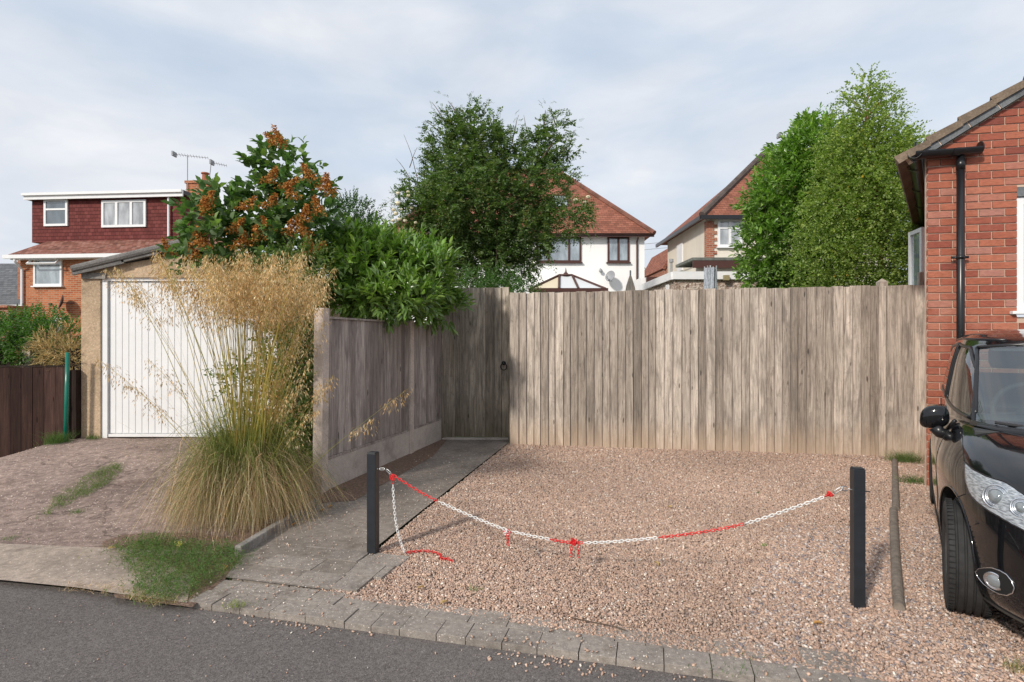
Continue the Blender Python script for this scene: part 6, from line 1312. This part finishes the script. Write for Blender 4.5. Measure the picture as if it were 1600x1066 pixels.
# windscreen
zz = np.linspace(.985, 1.437, 24); xx = np.linspace(-1, 1, 41); Pg = []
for z in zz:
    w_ = np.interp(z, [.98, 1.43], [.682, .608]); x_ = xx*w_; zz_ = np.minimum(z, 1.437-.035*(np.abs(x_)/.6)**2) if z > 1.38 else z+0*x_; Pg.append(surf(CT, front_phi(CT, x_, zz_), zz_, .003))
ws = gridmesh('windscreen', np.array(Pg), M['car_glass'])
Pgn = np.array(Pg); edge = np.concatenate([Pgn[:, 0], Pgn[-1, 1:], Pgn[::-1, -1][1:], Pgn[0, ::-1][1:-1]]); mb = MB()
def strip(pts_in, w, T, mat, name, parent, off=.004):   # flat black band just inside an opening edge
    pass
mb.tube([tuple(p) for p in edge], .013, 6, closed=True); o = mb.build('seal', M['black_plastic'], ws, smooth=True, uv=False, local=True)
base_l = Pgn[0]; mb = MB()
for dz_, r_ in ((0.0, .022), (-.012, .028)): mb.tube([tuple(p+np.array([0, .012-dz_, dz_])) for p in base_l], r_, 6)
mb.build('scuttle', M['black_plastic'], car, smooth=True, uv=False, local=True)
for sx in (1, -1):
    for y0, y1 in ((-1.395, -.48), (-2.415, -1.505), (-2.71, -2.505)):
        ys = np.linspace(y0, y1, 26); Pg = []
        for v in np.linspace(0, 1, 12):
            z = belt(ys)+(np.maximum(sw_top(ys), belt(ys)+.01)-belt(ys))*v; q = surf(CT, side_phi(CT, ys, z), z, .002); q[:, 0] *= sx; Pg.append(q)
        Pg = np.array(Pg); wo_ = gridmesh('side_window', Pg, M['car_glass']); ed = np.concatenate([Pg[:, 0], Pg[-1, 1:], Pg[::-1, -1][1:], Pg[0, ::-1][1:-1]]); mb = MB(); mb.tube([tuple(p) for p in ed], .012, 6, closed=True); mb.build('seal', M['black_plastic'], wo_, smooth=True, uv=False, local=True)
    # dark B pillar cover
    zb2 = np.linspace(1.04, 1.42, 10); Pg = np.array([[surf(CT, side_phi(CT, y_, z_), z_, .004)*np.array([sx, 1, 1]) for y_ in (-1.51, -1.45, -1.39)] for z_ in zb2]).reshape(10, 3, 3); gridmesh('pillar_cover', Pg, M['black_plastic'])
    # roof gutter trim
    pts = []
    for y_ in np.linspace(-1.02, -2.7, 24): z_ = 1.462-.02*abs(y_+1.6)-(.0 if y_ > -2.3 else (y_+2.3)**2*.35); q = surf(CT, side_phi(CT, y_, z_), z_, .002); pts.append((sx*q[0], q[1], q[2]))
    mb = MB(); mb.tube(pts, .008, 6); mb.build('roof_trim', M['black_plastic'], car, smooth=True, uv=False, local=True)
zz = np.linspace(1.05, 1.405, 12); Pg = np.array([surf(CT, pi-front_phi(CT, xx*.53, z+0*xx), z+0*xx, .003) for z in zz]); gridmesh('rear_window', Pg, M['car_glass'])
# floor of the cabin, dashboard, seats, wheel
M['seat'] = m_plain('dark_seat_cloth', (.06, .065, .07), .9, dirt=.3); M['dash'] = m_plain('dashboard', (.03, .032, .035), .7)
mb = MB(); mb.box(-.70, .70, -.78, -.12, .90, .985); mb.tube([(-.70, -.74, .97), (.70, -.74, .97)], .05, 10); mb.build('dashboard', M['dash'], car, bevel=.01, local=True)
for sx in (1, -1):
    mb = MB(); mb.box(sx*.36-.24, sx*.36+.24, -1.78, -1.63, .85, 1.22); mb.box(sx*.36-.13, sx*.36+.13, -1.80, -1.70, 1.25, 1.42); so_ = mb.build('seat', M['seat'], car, bevel=.05, smooth=True, local=True)
mb = MB(); mb.box(-.6, .6, -2.60, -2.48, .85, 1.15); mb.build('rear_seat', M['seat'], car, bevel=.04, smooth=True, local=True)
mb = MB(); Ms = Matrix.Translation((.36, -.88, 1.02))@Matrix.Rotation(R(-62), 4, 'X'); mb.tube([Ms@Vector((.185*cos(a), .185*sin(a), 0)) for a in np.linspace(0, 2*pi, 36, endpoint=False)], .017, 10, closed=True)
sphere(mb, Ms@Vector((0, 0, -.02)), .075, 1, 1, .6, 8)
for a in (0.1, pi-.1, -pi/2): mb.tube([Ms@Vector((.05*cos(a), .05*sin(a), -.01)), Ms@Vector((.18*cos(a), .18*sin(a), 0))], .015, 6)
mb.build('steering_wheel', M['dash'], car, smooth=True, uv=False, local=True)
for sx in (1, -1): mb = MB(); mb.box(sx*.34-.20, sx*.34+.20, -1.08, -.97, 1.385, 1.405, 0); mb.build('sun_visor', m_plain('visor', (.62, .66, .64), .8) if sx == 1 else bpy.data.materials['visor'], car, bevel=.008, local=True)
mb = MB(); mb.box(-.12, .12, -.90, -.87, 1.31, 1.375); mb.build('rear_view_mirror', M['dash'], car, bevel=.01, local=True)
mb = MB(); mb.tube([(-.60, -.13, .995), (-.1, -.22, 1.02), (.05, -.24, 1.03)], .008, 6); mb.build('wiper', M['black_plastic'], car, local=True); mb = MB(); mb.tube([(.05, -.02, .985), (.45, -.17, 1.01), (.60, -.22, 1.02)], .008, 6); mb.build('wiper', M['black_plastic'], car, local=True)
# ---- front lamps located on the surface by looking it up through the photograph
phg, zg = np.meshgrid(np.linspace(0, pi*.6, 700), np.linspace(.18, .985, 320)); Sg = surf(BT, phg, zg)
wx = Oc.x+Sg[..., 0]*rv.x+Sg[..., 1]*hv.x; wy = Oc.y+Sg[..., 0]*rv.y+Sg[..., 1]*hv.y; pxg = CX+F_*wx/wy; pyg = CY+F_*(H_-Sg[..., 2])/wy
def hit(px, py): i = np.argmin((pxg-px)**2+(pyg-py)**2+(phg > 1.6)*1e3); return np.array([phg.ravel()[i], zg.ravel()[i]])
def rs(pts, n):
    pts = np.array(pts, float); d = np.r_[0, np.cumsum(np.linalg.norm(np.diff(pts, axis=0), axis=1))]; t = np.linspace(0, d[-1], n); return np.stack([np.interp(t, d, pts[:, k]) for k in range(2)], 1)
up_ = [(1507, 722), (1523, 735), (1543, 745), (1571, 754), (1600, 773), (1640, 800), (1668, 834)]; lo_ = [(1508, 724), (1509, 750), (1518, 774), (1535, 791), (1562, 808), (1600, 829), (1640, 848), (1668, 846)]
U_ = rs(smooth_curve([Vector((a, b, 0)) for a, b in up_], 4) and [(v.x, v.y) for v in smooth_curve([Vector((a, b, 0)) for a, b in up_], 4)], 30); L_ = rs([(v.x, v.y) for v in smooth_curve([Vector((a, b, 0)) for a, b in lo_], 4)], 30)
Uh = np.array([hit(*p) for p in U_]); Lh = np.array([hit(*p) for p in L_])
vv_ = np.linspace(0, 1, 14)
for sx in (1, -1):
    sg = np.array([sx, 1, 1]); PZ = Uh[None]*(1-vv_[:, None, None])+Lh[None]*vv_[:, None, None]
    bul = .6*(np.sin(pi*vv_)[:, None]**.5)*(np.sin(pi*np.linspace(0, 1, 30))[None]**.5)
    hl = gridmesh('headlight', surf(BT, PZ[..., 0], PZ[..., 1], .002+0*bul)*sg, M['refl']); gridmesh('lens', surf(BT, PZ[..., 0], PZ[..., 1], .004+.026*bul)*sg, M['lens'], hl)
    g_ = surf(BT, PZ[..., 0], PZ[..., 1], .003)*sg; ed = np.concatenate([g_[0], g_[-1][::-1]]); mb = MB(); mb.tube([tuple(p) for p in ed], .0035, 5, closed=True); mb.build('lamp_seal', M['black_plastic'], hl, uv=False, local=True)
    def ringlamp(px, py, r0, name, lensr, parent, flat=.6, ex=1.0, off=.006):
        h_ = hit(px, py); c = Vector(surf(BT, h_[0], h_[1], off).tolist()); c2 = Vector(surf(BT, h_[0], h_[1], off+.05).tolist()); nrm = (c2-c).normalized(); nrm = (nrm*.55+Vector((.10, .9, 0))*.45).normalized()
        c.x *= sx; nrm.x *= sx; a = nrm.cross(Vector((0, 0, 1))).normalized(); b = nrm.cross(a)
        mb = MB()
        for rr, tt in ((r0, .0045), (r0*.80, .0035), (lensr*1.12, .0045)): mb.tube([c+(a*cos(w)*ex+b*sin(w))*rr for w in np.linspace(0, 2*pi, 30, endpoint=False)], tt, 7, closed=True)
        mb.build(name+'_bezel', M['chrome'], parent, smooth=True, uv=False, local=True)
        mb = MB(); vs = []; n_ = 16
        for k in range(7):
            rr = lensr*sin(k/6*pi/2)
            for i in range(n_): w = 2*pi*i/n_; vs.append(c+(a*cos(w)*ex+b*sin(w))*rr+nrm*(lensr*flat*cos(k/6*pi/2)))
        mb.add(vs, [(k*n_+i, k*n_+(i+1) % n_, (k+1)*n_+(i+1) % n_, (k+1)*n_+i) for k in range(6) for i in range(n_)]); mb.build(name, m_lampball, parent, smooth=True, uv=False, local=True)
    if sx == 1: t = NT('lamp_ball'); t.set((.20, .22, .23), .06, spec=1.); t.b.inputs['Coat Weight'].default_value = 1.; m_lampball = t.m
    ringlamp(1558, 777, .056, 'projector_lamp', .034, hl); ringlamp(1598, 794, .042, 'side_lamp', .024, hl)
    h_ = [hit(1545+dx_, 895+dy_) for dx_, dy_ in ((0, 0),)]
    fo = None
    pts_px = [(1522, 892), (1528, 887), (1538, 885), (1550, 885), (1564, 890), (1576, 897), (1585, 908), (1590, 920), (1587, 929), (1577, 933), (1562, 930), (1548, 922), (1536, 913), (1527, 902)]
    hh_ = np.array([hit(*p) for p in pts_px]); cc_ = hh_.mean(0); Pg = np.array([surf(BT, cc_[0]+(hh_[:, 0]-cc_[0])*k, cc_[1]+(hh_[:, 1]-cc_[1])*k, .003)*sg for k in np.linspace(0.02, .90, 6)]); Pg = np.concatenate([Pg, Pg[:, :1]], 1); fo = gridmesh('fog_light', Pg, M['liner'])
    mb = MB(); mb.tube([tuple(p) for p in Pg[-1][:-1]], .003, 5, closed=True); mb.build('fog_surround', M['chrome'], fo, smooth=True, uv=False, local=True)
    ringlamp(1556, 908, .037, 'fog_lamp', .030, fo, .45, 1.15, .008)
    # shut lines
    def line(name, pts, r=.0028): mb = MB(); mb.tube([(sx*float(p[0]), float(p[1]), float(p[2])) for p in pts], r, 5); mb.build(name, M['liner'], car, smooth=True, uv=False, local=True)
    def side_pts(f, n=16): o__ = []; [o__.append(surf(BT, side_phi(BT, y_, z_), z_, .0)) for y_, z_ in f]; return o__
    line('door_gap', side_pts([(-.47-.10*abs(z_-.6), z_) for z_ in np.linspace(.26, .97, 16)])); line('door_gap', side_pts([(-1.45, z_) for z_ in np.linspace(.26, .98, 12)])); line('door_gap', side_pts([(-2.2-.25*max(0, z_-.62), z_) for z_ in np.linspace(.60, .98, 12)]))
    line('wing_seam', side_pts([(y_, .565+.17*max(0, (y_-.33))/.4) for y_ in np.linspace(.335, .36, 3)])+[surf(BT, *hit(1489+(1509-1489)*k, 779-(7*k))) for k in np.linspace(.2, 1, 6)])
    bs = [hit(1507, 721), hit(1505, 700), hit(1504, 682)]; line('bonnet_gap', [surf(BT, b[0], b[1]) for b in bs]+[surf(BT, side_phi(BT, -.38, .97), .97)])
    # sill strip
    mb = MB(); mb.box(sx*.80-.03, sx*.80+.03, -2.14, -.36, .155, .20); mb.build('sill_trim', M['liner'], car, bevel=.008, local=True)
    # mirror
    mb = MB(); vs = []; nn_ = 20
    for i in range(nn_+1):
        th = pi*i/nn_
        for k in range(28):
            ph_ = 2*pi*k/28; e = .72; f_ = lambda v: math.copysign(abs(v)**e, v); x_, y_, z_ = f_(sin(th))*f_(cos(ph_)), f_(sin(th))*f_(sin(ph_)), f_(cos(th)); vs.append((sx*(.868+.078*x_*(1-.10*z_)+.006*y_), -.56+.062*y_*(.9 if y_ > 0 else .7), 1.0+.074*z_-.012*x_))
    mb.add(vs, [(i*28+k, (i+1)*28+k, (i+1)*28+(k+1) % 28, i*28+(k+1) % 28) for i in range(nn_) for k in range(28)]); mr = mb.build('wing_mirror', CPm, car, smooth=True, uv=False, local=True)
    mb = MB(); mb.tube([(sx*.86, -.555, .935), (sx*.84, -.55, .90), (sx*.77, -.53, .885)], [.045, .036, .03], 12); mb.build('mirror_arm', M['black_plastic'], mr, smooth=True, uv=False, local=True)
    mb = MB(); mb.tube([(sx*.80, -.56, .925), (sx*.765, -.50, .99)], .012, 6); mb.build('mirror_stay', M['black_plastic'], mr, smooth=True, uv=False, local=True)
    for y_, z_ in ((-1.28, .875), (-2.10, .92)):
        q = surf(BT, side_phi(BT, y_, z_), z_, .02); mb = MB(); mb.tube([(sx*(q[0]-.02), y_+.10, z_), (sx*(q[0]+.012), y_+.08, z_+.002), (sx*(q[0]+.016), y_, z_+.004), (sx*(q[0]+.012), y_-.08, z_+.002), (sx*(q[0]-.02), y_-.10, z_)], [.012, .016, .018, .016, .012], 10); mb.build('door_handle', CPm, car, smooth=True, uv=False, local=True)
    mb = MB(); q = surf(BT, side_phi(BT, -2.9, .86), .86); sphere(mb, (sx*(q[0]-.03), -2.93, .86), .10, .6, .8, 1.3, 8); mb.build('tail_light', m_plain('tail_red', (.35, .01, .01), .2) if sx == 1 else bpy.data.materials['tail_red'], car, smooth=True, uv=False, local=True)
# bonnet crease, lower grille, skirt lip
mb = MB(); mb.tube([tuple(surf(BT, a, .185, .003)) for a in np.linspace(-1.15, 1.15, 40)], .012, 8); mb.build('bumper_lip', m_plain('dusty_black_plastic', (.05, .045, .04), .7, dirt=.4), car, smooth=True, uv=False, local=True)
a_ = np.linspace(-.42, .42, 30); z_ = np.linspace(.27, .47, 6); gridmesh('lower_grille', surf(BT, a_[None]+0*z_[:, None], z_[:, None]+0*a_[None], .003), M['liner']); z_ = np.linspace(.62, .66, 3); gridmesh('upper_grille', surf(BT, a_[None]*.8+0*z_[:, None], z_[:, None]+0*a_[None], .003), M['liner'])
# underside so no light shows through
# ---- wheels
def wheel(cx_, cy_, sx, lab=None):
    def lathe(prof, n, name, mat, parent, smooth=True):
        vs = []; 
        for (x_, r_) in prof:
            for i in range(n): a = 2*pi*i/n; vs.append((cx_+sx*x_, cy_+r_*cos(a), .300+r_*sin(a)))
        K = len(prof); fs = [(k*n+i, k*n+(i+1) % n, (k+1)*n+(i+1) % n, (k+1)*n+i) for k in range(K-1) for i in range(n)]; mb = MB(); mb.add(vs, fs); return mb.build(name, mat, parent, smooth=smooth, uv=False, local=True)
    hub = lathe([(.02, .01), (.03, .05), (-.02, .13), (-.06, .15), (-.08, .02)], 24, 'wheel', M['liner'], car)
    pr = [(-.085, .200), (-.097, .245), (-.095, .278), (-.086, .294)]
    for xg in (-.055, -.018, .018, .055): pr += [(xg-.007, .300), (xg-.004, .290), (xg+.004, .290), (xg+.007, .300)]
    pr += [(.086, .294), (.095, .278), (.098, .245), (.088, .205), (.078, .200)]
    ty = lathe(pr, 72, 'tyre', M['tyre'], hub, smooth=False)
    # tread blocks: fine cross grooves as dark slivers
    mb = MB()
    for i in range(66):
        a = 2*pi*i/66
        for s2 in (1, -1):
            Mx = Matrix.Translation((cx_, cy_, .300))@Matrix.Rotation(a, 4, 'X'); mb.box(s2*.062, s2*.090, -.0022, .0022, .2905, .3006 if True else .3, 0, Mx)
    mb.build('tread_groove', M['liner'], hub, uv=False, local=True)
    rim = lathe([(-.07, .195), (.03, .175), (.070, .185), (.082, .203), (.086, .206), (.078, .208)], 60, 'rim', M['rim'], hub)
    for i in range(7):
        a = 2*pi*i/7; Mx = Matrix.Translation((cx_, cy_, .300))@Matrix.Rotation(a, 4, 'X'); mb = MB(); vs = []
        for (r_, w_, x_) in ((.02, .022, .055), (.10, .016, .060), (.192, .026, .070)):
            for (yy, xo) in ((-w_, 0), (w_, 0), (w_, -.025), (-w_, -.025)): vs.append(Mx@Vector((sx*(x_+xo), yy, r_)))
        mb.add(vs, [(0, 1, 5, 4), (1, 2, 6, 5), (2, 3, 7, 6), (3, 0, 4, 7), (4, 5, 9, 8), (5, 6, 10, 9), (6, 7, 11, 10), (7, 4, 8, 11), (0, 3, 2, 1), (8, 9, 10, 11)]); mb.build('spoke', M['rim'], hub, bevel=.003, uv=False, local=True)
for sx in (1, -1): wheel(sx*.745, 0, sx); wheel(sx*.74, -2.489, sx)
mb = MB(); mb.box(-.50, .50, -2.9, .5, .155, .20); mb.build('underbody', M['liner'], car, local=True)

# the cabin stands a little taller than drafted: stretch everything above the belt line
def kids(o): return [c for c in o.children]+[d for c in o.children for d in kids(c)]
for o in kids(car):
    if o.type != 'MESH': continue
    v = np.zeros(len(o.data.vertices)*3, np.float32); o.data.vertices.foreach_get('co', v); v = v.reshape(-1, 3); k = v[:, 2] > .985
    if o.name.startswith(('wing_mirror', 'mirror_')): continue
    if k.any(): v[k, 2] = .985+(v[k, 2]-.985)*1.09; o.data.vertices.foreach_set('co', v.ravel()); o.data.update()
